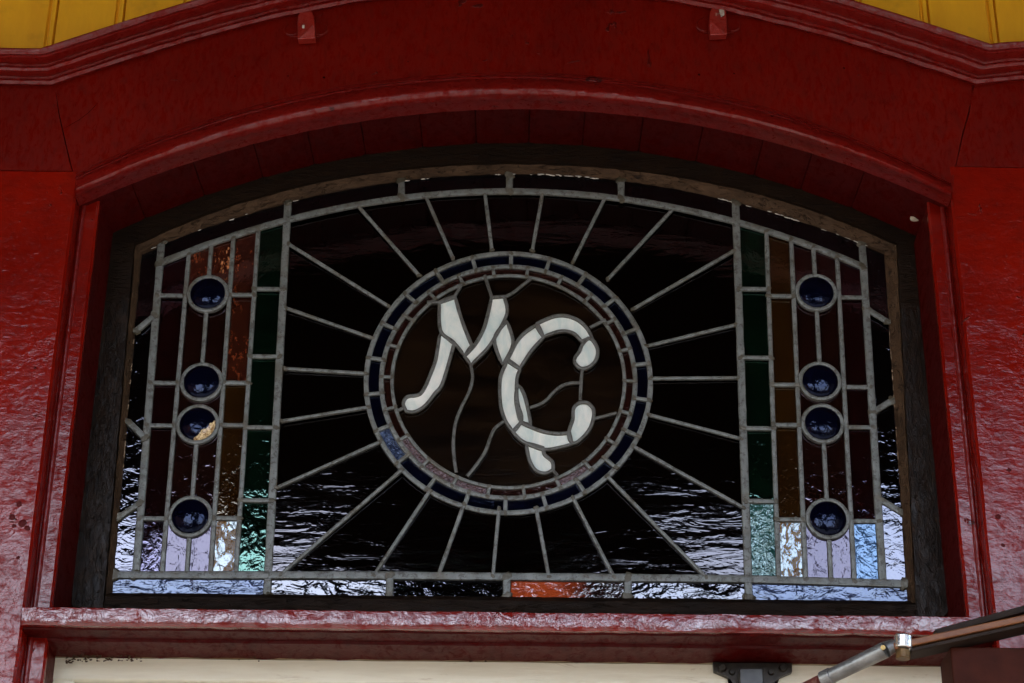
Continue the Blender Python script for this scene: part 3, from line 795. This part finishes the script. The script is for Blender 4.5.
# ---- medallion
def arcpx(p, q, n=14, cw=True):
    a, b = angof(*p), angof(*q)
    if cw:
        while b < a: b += 2 * math.pi
    else:
        while b > a: b -= 2 * math.pi
    return [ring(RI, lin(a, b, i / n)) for i in range(n + 1)]
g_, a0, b1, c0, d1, h1, k1, l1, f1, e1 = (398, 411), (427, 303), (462, 283), (485, 277), (532, 279), (605, 320), (615, 414), (557, 475), (467, 477), (456, 473)
def q(*p): return [P(x, y, YG) for x, y in p]
eline = [(453, 445), (455, 425), (461, 408), (469, 390), (472, 375), (470, 364)]
fline = [(485, 450), (493, 430), (503, 422)]
jl = [(529, 408), (538, 405), (550, 398), (563, 386), (581, 383)]
meds = [
 arcpx(g_, a0) + q((439, 303), (441, 335), (432, 370), (420, 395), (402, 409)),
 arcpx(a0, b1) + q((453, 298), (440, 303)),
 arcpx(b1, c0) + q((492, 298), (489, 315), (471, 352), (455, 305)),
 arcpx(c0, d1) + q((506, 298), (492, 298)),
 arcpx(d1, h1) + q((590, 329), (560, 318), (540, 322), (515, 350), (508, 310), (506, 298)),
 arcpx(h1, k1) + q((594, 419), (592, 410), (581, 402), (582, 372), (590, 360), (594, 340), (590, 329)),
 arcpx(k1, l1) + q((553, 470), (545, 455), (560, 445), (580, 440), (590, 425), (594, 419)),
 arcpx(l1, f1) + q(*fline) + q((520, 440), (530, 450), (540, 470), (553, 470)),
 arcpx(f1, e1, 3) + q(*eline) + q((490, 345), (500, 365), (500, 400)) + q(*fline[::-1]),
 arcpx(e1, g_) + q((402, 409), (412, 412), (425, 405), (440, 375), (452, 345)) + q(*eline[::-1]),
 q((514, 372), (530, 348), (545, 333), (560, 332), (575, 340), (584, 360), (582, 371)) + q(*jl[::-1]) + q((518, 395)),
 q(*jl) + q((580, 402), (574, 425), (570, 440), (545, 441), (525, 434), (518, 412)),
]
for i, w_ in enumerate(meds): pane('medallion_pane', None, g_med, -1.2, 0, w_, dy=.0012 + .0006 * (i % 3))
c_disc = [ring(RI, 2 * math.pi * i / 60) for i in range(60)]
link('backing_pane', prism([Vector((p.x, YG + .014, p.z)) for p in c_disc], .003), g_med, win)
def mk(ox, oy, pts): return [(ox + x / 6.21, oy + y / 6.21) for x, y in pts]
Mm = lambda p: mk(390, 275, p)
Mb = lambda p: mk(390, 380, p)
Ct = lambda p: mk(490, 300, p)
Cb = lambda p: mk(490, 380, p)
lines = [Mm([(230, 172), (310, 174), (395, 146)]), Mm([(395, 148), (430, 90), (452, 48)]), Mm([(588, 8), (608, 70), (632, 142)]),
 Mm([(715, 140), (770, 110), (806, 80)]) + [(531.8, 278.5)], Mm([(500, 555), (512, 620)]) + Mb([(510, 10), (490, 80), (440, 180), (405, 280), (393, 400), (400, 500), (412, 580)]),
 Mb([(705, 262), (650, 305), (620, 370), (590, 450), (530, 540), (478, 602)]), Mb([(80, 178), (44, 198)]), Ct([(620, 175), (718, 126)]),
 Ct([(572, 435), (565, 520), (560, 630)]), Ct([(245, 672), (300, 655), (350, 625), (400, 570), (450, 535), (500, 520), (560, 518)]), Cb([(645, 245), (785, 208)]), Cb([(395, 570), (420, 598)])]
def cr(pts, n=6, closed=False):
    out = []; m = len(pts)
    rng = range(m if closed else m - 1)
    for i in rng:
        if closed: p0, p1, p2, p3 = (Vector(pts[(i + k - 1) % m]) for k in range(4))
        else: p0, p1, p2, p3 = (Vector(pts[min(max(i + k - 1, 0), m - 1)]) for k in range(4))
        for j in range(n):
            t = j / n
            out.append(.5 * ((2 * p1) + (-p0 + p2) * t + (2 * p0 - 5 * p1 + 4 * p2 - p3) * t * t + (-p0 + 3 * p1 - 3 * p2 + p3) * t ** 3))
    if not closed: out.append(Vector(pts[-1]))
    return out
for l in lines: came('tracery_came', [P(p[0], p[1], YG) for p in cr(l, 6)], 3.6, joints=False, material=m_foil)
def smooth_poly(pts):
    """closed outline: sharp corners kept, the rest rounded"""
    m = len(pts); sharp = []
    for i in range(m):
        a, b, c = Vector(pts[i - 1]), Vector(pts[i]), Vector(pts[(i + 1) % m])
        sharp.append(abs((b - a).angle(c - b)) > R(58))
    if sum(sharp) < 2: return cr(pts, 5, True)
    s0 = sharp.index(True); out = []
    i = s0
    run = [pts[s0]]
    for k in range(1, m + 1):
        j = (s0 + k) % m; run.append(pts[j])
        if sharp[j]:
            out += cr(run, 5)[:-1] if len(run) > 2 else [Vector(run[0]), (Vector(run[0]) * 2 + Vector(run[1])) / 3, (Vector(run[0]) + 2 * Vector(run[1])) / 3]
            run = [pts[j]]
    return out
def outset(pts, d):
    m = len(pts); area = sum(pts[i].x * pts[(i + 1) % m].y - pts[(i + 1) % m].x * pts[i].y for i in range(m))
    s = 1 if area > 0 else -1; out = []
    for i in range(m):
        a, b, c = pts[i - 1], pts[i], pts[(i + 1) % m]
        e1_, e2_ = (b - a).normalized(), (c - b).normalized()
        n1, n2 = Vector((e1_.y, -e1_.x)) * s, Vector((e2_.y, -e2_.x)) * s
        nn = (n1 + n2)
        if nn.length < .2: nn = n1
        nn.normalize(); k = min(1.5, 1 / max(.5, nn.dot(n1)))
        out.append(b + nn * d * k)
    return out
letM = [Mm([(318, 180), (395, 150), (420, 240), (450, 330), (495, 440), (462, 485), (400, 410), (325, 345)]),
 Mm([(320, 382), (385, 435), (362, 520), (312, 680)]) + Mb([(270, 80), (210, 155), (150, 190), (110, 188), (95, 152), (112, 120), (160, 112), (200, 95), (232, 45)]) + Mm([(262, 625), (292, 545), (308, 460)]),
 Mm([(640, 155), (700, 150), (715, 240), (650, 370), (590, 460), (505, 545), (478, 510), (540, 440), (590, 350), (620, 250)]),
 Mm([(722, 310), (752, 430), (700, 540), (660, 405)]),
 Cb([(238, 410), (320, 435), (330, 475), (375, 515), (380, 555), (340, 572), (290, 555), (255, 495)]),
 Cb([(180, 55), (205, 110), (225, 190), (240, 270), (200, 250), (180, 180), (172, 110)])]
letC = [Ct([(310, 155), (400, 118), (470, 115), (540, 140), (590, 185), (617, 230), (572, 247), (530, 205), (480, 188), (420, 190), (338, 217)]),
 Ct([(280, 178), (318, 235), (250, 310), (182, 412), (125, 370), (170, 280), (220, 220)]),
 Ct([(112, 400), (172, 438)]) + Cb([(155, 0), (155, 100), (165, 170), (185, 245), (145, 310), (105, 250), (80, 170), (72, 80), (75, 0)]) + Ct([(88, 450)]),
 Cb([(195, 283), (155, 325), (200, 370), (260, 400), (340, 425), (420, 415), (495, 395), (485, 345), (420, 350), (340, 340), (265, 315)]),
 Cb([(500, 335), (520, 385), (570, 350), (610, 300), (630, 240), (630, 190), (600, 158), (560, 158), (530, 185), (525, 250)]),
 Ct([(620, 255), (655, 310), (648, 370), (610, 410), (570, 420), (540, 395), (540, 365), (565, 330), (585, 285)])]
for nm, pieces in (('letter_m', letM), ('letter_c', letC)):
    bm = bmesh.new(); rim = bmesh.new()
    for pc in pieces:
        s = smooth_poly(pc)
        prism([P(p.x, p.y, YG - .0012) for p in outset(s, .5)], .004, bm)
        came('x', [P(p.x, p.y, YG) for p in outset(s, 1.9)], 3.7, closed=True, joints=False, h=.0036, bm=rim)
    o = link(nm, bm, m_milk, win)
    link('letter_rim', rim, [m_foil, m_joint], o, True)

# dark room behind the window (closed box so the openings are never empty)
m_room = plain('dark_room_plaster', (.03, .025, .02), .9)
room = box(-1.6, 1.6, .26, 3.2, Z0, 3.95)
ro = link('interior_room', room, m_room); tag(ro, 'dark room behind the window and door', 'room', kind='structure')

# ==================================================================  DOOR
zdt = P(500, 652, YD).z
door = empty('cream_door', (0, YD, Z0), 'cream painted door frame and doors below the red transom bar', 'door')
dl = P(60, 665, YD).x; dr = P(960, 668, YD).x
fx0, fx1 = tl1 - .002, tr0 + .002
def strip(x0, x1, prof_, n=120, amp=.0006):
    rows = []
    for i in range(n + 1):
        x = lin(x0, x1, i / n); rows.append([jit((x, y, z), amp, 45) for y, z in prof_])
    g = grid(rows); vs = list(g.verts); k = len(prof_); g.faces.new(vs[:k]); g.faces.new(vs[-k:])
    return g
zb = P(500, 661.5, YD).z
link('frame_bead', strip(fx0, fx1, [(YD + .03, zdt + .03), (YD - .006, zdt + .03), (YD - .008, zdt - .002), (YD - .007, zb + .002), (YD + .001, zb), (YD + .03, zb)]), m_bead, door, True)
zh = zb - .031
link('door_head', strip(fx0, fx1, [(YD + .03, zb - .0012), (YD, zb - .0012), (YD, zh + .002), (YD + .002, zh), (YD + .03, zh)], 60), m_cream, door, True)
bm = bmesh.new()
for i in range(150):
    x = 66 + 80 * random.random() ** 1.6 if i < 110 else random.choice((250, 480, 905, 800)) + random.uniform(-14, 14)
    c = P(x, random.uniform(655, 661.5) + (2 if x < 72 else 0), YD - .0085); k = random.uniform(.0004, .0019)
    vv = [bm.verts.new(c + Vector((math.cos(a) * k * random.uniform(.6, 1.6), 0, math.sin(a) * k * random.uniform(.5, 1)))) for a in [j * math.pi / 4 for j in range(8)]]
    t_ = bm.verts.new(c + Vector((0, -k * .6, 0)))
    for j in range(8): bm.faces.new((vv[j], vv[(j + 1) % 8], t_))
link('dirt_crust', bm, plain('brown_dirt', (.10, .055, .02), .9, 0, 200, .6), door)
m_amberglass = plain('dim_amber_door_glass', (.10, .05, .02), .08)
link('door_leaf', box(fx0 + .03, -.003, YD + .012, YD + .055, Z0 + .01, zh - .004), m_cream, door, False, .004)
link('door_leaf', box(.003, fx1 - .03, YD + .012, YD + .055, Z0 + .01, zh - .004), m_cream, door, False, .004)
for s in (-1, 1):
    cx = s * abs(fx0 + .03) / 2
    bm = bmesh.new()
    link('door_glass', box(cx - .2, cx + .2, YD + .008, YD + .0118, 1.05, zh - .12), m_amberglass, door)
    b2 = box(cx - .225, cx - .2005, YD - .004, YD + .0115, 1.025, zh - .095); box(cx + .2005, cx + .225, YD - .004, YD + .0115, 1.025, zh - .095, b2)
    box(cx - .2003, cx + .2003, YD - .004, YD + .0115, 1.025, 1.05, b2); box(cx - .2003, cx + .2003, YD - .004, YD + .0115, zh - .12, zh - .095, b2)
    link('glass_moulding', b2, m_cream, door, False, .002)
link('frame_post', box(fx0, fx0 + .028, YD + .001, YD + .05, Z0, zh), m_cream, door, False, .002)
link('frame_post', box(fx1 - .028, fx1, YD + .001, YD + .05, Z0, zh), m_cream, door, False, .002)
m_brass = plain('dull_brass', (.35, .24, .09), .35, 1)
def tube(a, b, r0, r1=None, n=20, bm=None, caps=True):
    bm = bm or bmesh.new(); a, b = Vector(a), Vector(b); r1 = r0 if r1 is None else r1
    z = (b - a).normalized(); x = z.orthogonal().normalized(); y = z.cross(x)
    A = [bm.verts.new(a + (x * math.cos(2 * math.pi * i / n) + y * math.sin(2 * math.pi * i / n)) * r0) for i in range(n)]
    B = [bm.verts.new(b + (x * math.cos(2 * math.pi * i / n) + y * math.sin(2 * math.pi * i / n)) * r1) for i in range(n)]
    for i in range(n): bm.faces.new((A[i], A[(i + 1) % n], B[(i + 1) % n], B[i]))
    if caps: bm.faces.new(A[::-1]); bm.faces.new(B)
    return bm
for s in (-1, 1): link('door_handle', tube((s * .04, YD - .045, 1.05), (s * .04, YD - .045, 1.25), .009), m_brass, door, True)

# ==================================================================  DOOR CLOSER
m_steel = plain('scuffed_grey_steel', (.34, .34, .33), .38, .7, 60, .35)
m_bright = plain('bright_nickel', (.85, .87, .84), .2, .9, 60, .1)
def rustm():
    m, nt, b = mat('rust_orange_bar'); v = coords(nt, (.3, 1, 1)); n = noise(nt, v, 60, 5, .65)
    L(nt, mix(nt, ramp(nt, n, [(.35, 0.0), (.65, 1.0)]), (.25, .085, .018), (.13, .040, .010)), b.inputs['Base Color'])
    b.inputs['Roughness'].default_value = .45; L(nt, bump(nt, n, .0005), b.inputs['Normal']); return m
m_rust = rustm(); m_pin = plain('tarnished_gold_pin', (.20, .11, .035), .4, .5, 90, .6)
m_darkbar = plain('dark_bronze_underside', (.035, .022, .016), .6, 0, 40, .4, spec=.15)
m_box = plain('dark_brown_closer_case', (.055, .012, .006), .6, 0, 30, .35, spec=.1)
YA = -.16
clo = empty('door_closer', P(950, 640, YA), 'grey and rusty orange steel door closer with jointed arm reaching over the door head', 'door closer')
def slab(pa, pb, y0, y1, za, zb_, bm=None):
    """bar: top edge points / bottom edge points in px at plane y0"""
    return None
# main flat arm: lies horizontal, its front edge is orange, its underside dark
A0, A1 = P(897, 658, YA - .012), P(1090, 606, YA - .012)
th = abs(P(1000, 630, YA - .012).z - P(1000, 640, YA - .012).z) * .8
vdir = (A1 - A0); 
def barbox(a, b, w, t, bm=None):
    bm = bm or bmesh.new()
    d = (b - a).normalized(); up_ = Vector((0, 0, 1)); up_ = (up_ - d * up_.dot(d)).normalized(); sd = d.cross(up_)
    v = []
    for e in (a, b):
        for s1, s2 in ((-1, -1), (1, -1), (1, 1), (-1, 1)): v.append(bm.verts.new(e + sd * (w * .5 * s1) + up_ * (t * .5 * s2)))
    for f in ((0, 1, 2, 3), (7, 6, 5, 4), (0, 4, 5, 1), (1, 5, 6, 2), (2, 6, 7, 3), (3, 7, 4, 0)): bm.faces.new([v[i] for i in f])
    return bm
arm_in = P(893, 648.5, YA); arm_out = P(1100, 604, YA)
link('flat_arm', barbox(arm_in, arm_out, .020, .0085), m_rust, clo, False, .0015)
d_ = (arm_out - arm_in).normalized()
ctr = lambda p: p + Vector((0, .004, 0))
link('arm_underplate', barbox(arm_in + d_ * .02 + Vector((0, .010, -.0085)), arm_out + Vector((0, .010, -.0068)), .036, .0045), m_darkbar, clo, False, .001)
link('arm_cover', barbox(arm_in + d_ * .055 + Vector((0, .012, .0095)), arm_out + Vector((0, .012, .020)), .018, .008), m_darkbar, clo, False, .001)
piv = P(900, 641, YA)
link('pivot_cap', tube(P(903, 649, YA - .006), P(903, 635.5, YA - .006), .0108, .0108, 24), m_bright, clo, False, .002)
link('pivot_pin', tube(P(903, 659, YA - .006), P(903, 650, YA - .006), .0085, .0080, 20), m_pin, clo, False, .001)
e0, e1_, e2, e3 = P(895, 645, YA), P(886, 649.5, YA), P(832, 675.5, YA + .05), P(822, 680, YA + .058)
bm = tube(e0, e1_, .0075, .0095); tube(e1_, e2, .0098, .0090, 24, bm)
link('arm_tube', bm, m_steel, clo, True)
link('tube_collar', tube(e2 + (e2 - e1_).normalized() * .0005, e3, .0105, .0100, 24), m_steel, clo, False, .001)
e4 = P(770, 706, YD - .03)
link('arm_rod', tube(e3, e4, .0075, .0075, 20), plain('rusty_red_rod', (.16, .035, .025), .5), clo, True)
link('arm_screw', tube(P(883, 648, YA - .011), P(883, 647.4, YA - .0135), .0030, .0030, 14), m_brass, clo)
# brown case
c0_, c1_ = P(949, 652, YA + .02), P(1100, 760, YA + .02)
link('closer_case', box(c0_.x, c0_.x + .30, YA + .012, YA + .075, c0_.z - .075, c0_.z + .004), m_box, clo, False, .002)
link('case_bracket', box(c0_.x + .02, c0_.x + .26, YA + .0752, YD - .0, c0_.z - .055, c0_.z - .02) if False else box(c0_.x + .10, c0_.x + .26, YA + .0752, .0, c0_.z - .055, c0_.z - .02), m_darkbar, clo, False, .002)

# ---- foot bracket screwed on the door head
m_bronze = plain('oil_dark_bronze', (.045, .036, .028), .4, .5, 80, .5)
brk = empty('arm_bracket', P(750, 672, YD), 'dark bronze screwed bracket on the cream door head', 'bracket')
YB = YD - .010
def bk_(pts, y, d): return prism([P(x, yy, y) for x, yy in pts], d)
link('mount_plate', bk_([(713, 662), (716, 662), (725, 663), (785, 663), (792, 663), (792, 672), (780, 677), (773, 683), (772, 700), (733, 700), (733, 683), (728, 677), (714, 671)], YB, .009), m_bronze, brk, False, .0015)
link('socket_block', box(P(740, 690, YB - .02).x, P(764, 690, YB - .02).x, YB - .022, YB - .0005, P(750, 705, YB).z, P(750, 668, YB - .022).z), m_steel if False else plain('dark_grey_bracket_block', (.06, .058, .055), .4, .4), brk, False, .0015)
for x, y in ((722, 668), (732, 672.5), (771, 672.5), (783, 668)):
    c = P(x, y, YB); link('screw_head', tube(c + Vector((0, -.0002, 0)), c + Vector((0, -.004, 0)), .006 if y < 670 else .0042, .0042 if y < 670 else .003, 16), m_bronze, brk, True)

# ==================================================================  HOOKS, PALE LUMP
m_hook = paint('thick_red_hook_paint', (.34, .018, .008), (.28, .013, .007), (1, 1, 1), .8, .3, chips=1.0)
for hx, hy, lab in ((306, 22, 'small red painted metal tongue hook under the cornice, left of centre with tiny cream chip'),
                    (718, 18, 'small red painted metal tongue hook under the cornice, right one with larger pale chipped patch')):
    b0 = P(hx, hy, 0)
    hk = empty('metal_hook', (b0.x, 0, b0.z), lab, 'hook', 'red painted hooks under the cornice')
    bm = bmesh.new()
    for s in (-1, 1):
        c = P(hx + s * 14, hy + 8, 0); tube((c.x, -.0002, c.z), (c.x, -.003, c.z), .0125, .0110, 24, bm)
    box(P(hx - 15, hy, 0).x, P(hx + 15, hy, 0).x, -.0026, -.0003, P(hx, hy + 16, 0).z, P(hx, hy + 1, 0).z, bm)
    link('back_plate', bm, m_frieze, hk, False, .001)
    # tongue: rounded top, broad lower end standing proud
    YH = -.030
    pts = [(hx - 8.2, hy + 17), (hx - 8.6, hy + 2), (hx - 8, hy - 6), (hx - 5, hy - 12), (hx - 1.0, hy - 18), (hx + 1.0, hy - 18), (hx + 5, hy - 12), (hx + 8, hy - 6), (hx + 8.6, hy + 2), (hx + 9, hy + 16)]
    bm = bmesh.new()
    pf_ = [P(x, y, -.003 - .016 * min(1, max(.10, (y - hy + 17) / 18))) for x, y in pts]
    c = [bm.verts.new(p) for p in pf_]; bkv = [bm.verts.new((p.x, -.0028, p.z - (.0 if i not in (0, 9) else -.002))) for i, p in enumerate(pf_)]
    fr_ = bm.faces.new(c); bmesh.ops.triangulate(bm, faces=[fr_])
    for i in range(10): bm.faces.new((c[i], bkv[i], bkv[(i + 1) % 10], c[(i + 1) % 10]))
    bm.faces.new(bkv[::-1])
    o = link('hook_tongue', bm, m_hook, hk, False, .0015)
    patch = [(hx + 1, hy - 9), (hx + 6, hy - 8), (hx + 6.5, hy - 3), (hx + 3, hy - 1), (hx + 2, hy - 5)] if hx > 500 else [(hx - 4, hy + 3), (hx - 1.5, hy + 3), (hx - 1.5, hy + 6), (hx - 4, hy + 6)]
    yy = lambda y: -.003 - .016 * min(1, max(.10, (y - hy + 17) / 18)) - .0006
    link('bare_chip', prism([P(x, y, yy(y)) for x, y in patch], .0008), plain('bare_cream_primer', (.55, .45, .36), .6), hk)
lp = P(915, 217, .10)
bm = bmesh.new(); bmesh.ops.create_icosphere(bm, subdivisions=3, radius=.0075)
for v in bm.verts:
    v.co = Vector((v.co.x * 1.05, v.co.y * .7, v.co.z * 1.0 - abs(v.co.x) * .2)); v.co = jit(v.co, .0012, 160) + lp
o = link('plaster_lump', bm, plain('pale_plaster', (.75, .62, .45), .7), None, True)
tag(o, 'tiny pale cream plaster lump stuck in the upper right corner of the red reveal', 'plaster lump')

# ==================================================================  PORCH, STREET AND WHAT THE GLASS REFLECTS
m_pave = plain('grey_paving', (.06, .056, .05), .8, 0, 3, .25)
m_asph = plain('asphalt', (.06, .06, .06), .85, 0, 5, .2)
m_gr = plain('dry_grass_ground', (.04, .05, .02), .95, 0, .5, .3)
tag(link('ground', box(-300, 300, -300, 60, -.3, -.13), m_gr), 'flat ground around the street', 'ground', kind='structure')
tag(link('road', box(-80, 80, -10.5, -4.2, -.128, -.124), m_asph), 'asphalt road in front of the porch', 'road', kind='structure')
tag(link('pavement', box(-30, 30, -4.2, -.0, -.127, .0), m_pave), 'paved footway under the porch', 'pavement', kind='structure')
tag(link('door_step', box(-.9, .9, -.30, .26, .0005, Z0 - .001), m_pave), 'stone step in front of the door', 'step', kind='structure')
EY, EZ = -2.75, 3.84
m_ceil = plain('cream_porch_ceiling', (.42, .36, .26), .6, 0, 10, .2)
porch = empty('porch_roof', (0, -1.3, EZ), 'long dark boarded porch roof on turned posts over the footway', 'porch roof')
link('ceiling', prism([Vector((-7, .0, 3.96)), Vector((7, .0, 3.96)), Vector((7, .0, 4.02)), Vector((-7, .0, 4.02))], .0005) if False else grid([[(-7, -.001, 4.10), (-7, EY, EZ + .06), (-7, EY, EZ + .12), (-7, -.001, 4.24), (-7, -.001, 4.10)], [(7, -.001, 4.10), (7, EY, EZ + .06), (7, EY, EZ + .12), (7, -.001, 4.24), (7, -.001, 4.10)]]), plain('dark_porch_boards', (.010, .006, .004), .9, 0, 8, .3, spec=0), porch)
link('eaves_beam', box(-7, 7, EY - .1, EY, EZ - .06, EZ + .13), plain('maroon_beam', (.012, .004, .003), .9, spec=0), porch, False, .004)
for x in (-4.2, -2.1, 2.1, 4.2):
    bm = tube((x, EY - .05, .0), (x, EY - .05, .5), .07, .07, 8); tube((x, EY - .05, .5), (x, EY - .05, EZ - .061), .05, .04, 20, bm)
    link('porch_post', bm, m_trim, porch)
up_wall = tag(link('upper_wall', box(-7, 7, .002, .4, 4.26, 7.5), m_yellow), 'plain ochre upper storey wall over the porch', 'wall')
for nm_, a, b in (('side_wall', -7, -4.0), ('side_wall', 4.2, 7)):
    tag(link(nm_, box(a, b, .012, .4, 0, 4.25), m_yellow), 'ochre wall of the same house far %s of the door' % ('left' if a < 0 else 'right'), 'wall')
# buildings over the road; the tall outer pair is added to block sky light
m_roof = plain('slate_roof', (.09, .09, .10), .8, 0, 4, .3)
m_b1 = plain('white_render', (.62, .60, .55), .8, 0, 2, .15); m_b2 = plain('terracotta_render', (.22, .09, .05), .8, 0, 2, .2)
m_b3 = plain('added_house_brown_render', (.16, .12, .09), .8, 0, 2, .2); m_winp = plain('window_dark_glass', (.02, .025, .03), .1)
m_brick = plain('added_house_orange_brick', (.30, .10, .05), .8, 0, 8, .3)
def house(name, x0, x1, yf, h, hr, wm, label):
    r = empty(name, ((x0 + x1) / 2, yf, -.13), label, 'house')
    link('walls', box(x0, x1, yf - 6, yf, -.13, h), wm, r)
    rows = [[(x0 - .3, yf + .3, h - .05), (x0 - .3, yf - 3, h + hr), (x0 - .3, yf - 6.3, h - .05)], [(x1 + .3, yf + .3, h - .05), (x1 + .3, yf - 3, h + hr), (x1 + .3, yf - 6.3, h - .05)]]
    g = grid(rows, None); vs = list(g.verts); g.faces.new(vs[:3]); g.faces.new(vs[3:]); g.faces.new((vs[0], vs[2], vs[5], vs[3]))
    link('roof', g, m_roof, r)
    k = int((x1 - x0) / 1.8)
    for i in range(k):
        cx = x0 + (x1 - x0) * (i + .5) / k
        f = link('window', box(cx - .45, cx + .45, yf + .0005, yf + .06, 1.0, 2.3), m_b1, r)
        link('pane', box(cx - .38, cx + .38, yf + .0605, yf + .066, 1.07, 2.23), m_winp, f)
    link('door', box(x0 + .2, x0 + .9, yf + .0005, yf + .05, -.12, 1.9), m_roof, r)
house('terrace_house', -24, -6.6, -14, 8.6, 2.2, m_brick, 'tall orange brick house added across the road on the left to block sky light')
house('terrace_house', -5.6, 5.4, -16, 3.0, 1.7, m_b2, 'low terracotta rendered house straight across the road')
house('terrace_house', 6.6, 24, -14, 8.8, 2.0, m_b3, 'tall brown rendered house added across the road on the right to block sky light')
# dense dark conifers, unseen, added across the road for the reflection's dark middle
m_leaf = plain('added_dark_conifer_leaf', (.018, .035, .014), .7, 0, 6, .5)
m_bark = plain('added_conifer_brown_bark', (.08, .05, .03), .9, 0, 30, .4)
def conifer(x, y, h, r, label, seed):
    random.seed(seed)
    t = empty('added_conifer', (x, y, -.13), label, 'tree', 'conifers added across the road')
    link('added_conifer_trunk', tube((x, y, -.13), (x, y, h * .9), .22, .05, 12), m_bark, t, True)
    bm = bmesh.new()
    for i in range(8000):
        u = random.random() ** .8; z = .6 + u * (h - .6)
        rr = r * (1 - ((z / h) ** 2.6)) * (.35 + .65 * random.random() ** .4) * (1 + .12 * math.sin(z * 5 + seed))
        a = random.random() * 6.283
        c = Vector((x + rr * math.cos(a), y + rr * math.sin(a), z)); s = random.uniform(.10, .24)
        d1_ = Vector((random.gauss(0, 1), random.gauss(0, 1), random.gauss(0, 1))).normalized(); d2_ = d1_.orthogonal().normalized()
        bm.faces.new([bm.verts.new(c + d1_ * s), bm.verts.new(c + d2_ * s * .6), bm.verts.new(c - d1_ * s), bm.verts.new(c - d2_ * s * .6)])
    me = bpy.data.meshes.new('crown'); bm.to_mesh(me); bm.free(); me.materials.append(m_leaf)
    o = bpy.data.objects.new('crown', me); COL.objects.link(o); o.parent = t; o.location = -t.location
conifer(-.50, -11.6, 12.6, .62, 'tall dark conifer added across the road to darken the reflection, the left one of the pair', 3)
conifer(.42, -11.9, 13.0, .60, 'tall dark conifer added across the road to darken the reflection, the right one of the pair', 5)
random.seed(11)

# ==================================================================  LIGHT
w = bpy.data.worlds.new('World'); S.world = w; w.use_nodes = True
nt = w.node_tree; bg = nt.nodes['Background']; sky = nt.nodes.new('ShaderNodeTexSky'); sky.sky_type = 'NISHITA'; sky.sun_disc = False
SE, SA = 62, 205      # sun elevation; direction the sun stands, clockwise from +Y(north)
SAZ = R(207)           # in front of the house, to the left; the porch roof keeps it off the door
sky.sun_elevation = R(SE); sky.sun_rotation = SAZ
sky.air_density = 1.0; sky.dust_density = 4.0; sky.ozone_density = 1.0
nt.links.new(sky.outputs['Color'], bg.inputs['Color']); bg.inputs['Strength'].default_value = .15
sun = bpy.data.lights.new('sun', 'SUN'); sun.energy = 2.0; sun.angle = R(.5); sun.color = (1, .95, .87)
so = bpy.data.objects.new('sun', sun); COL.objects.link(so)
sd_ = Vector((math.sin(SAZ) * math.cos(R(SE)), math.cos(SAZ) * math.cos(R(SE)), math.sin(R(SE))))
so.rotation_euler = (-sd_).to_track_quat('-Z', 'Y').to_euler(); so.location = (0, 0, 12)
S.view_settings.view_transform = 'Standard'; S.view_settings.look = 'None'
S.view_settings.exposure = 3.35; S.view_settings.gamma = 1
S.render.engine = 'CYCLES'
S.render.resolution_x, S.render.resolution_y = 1024, 683
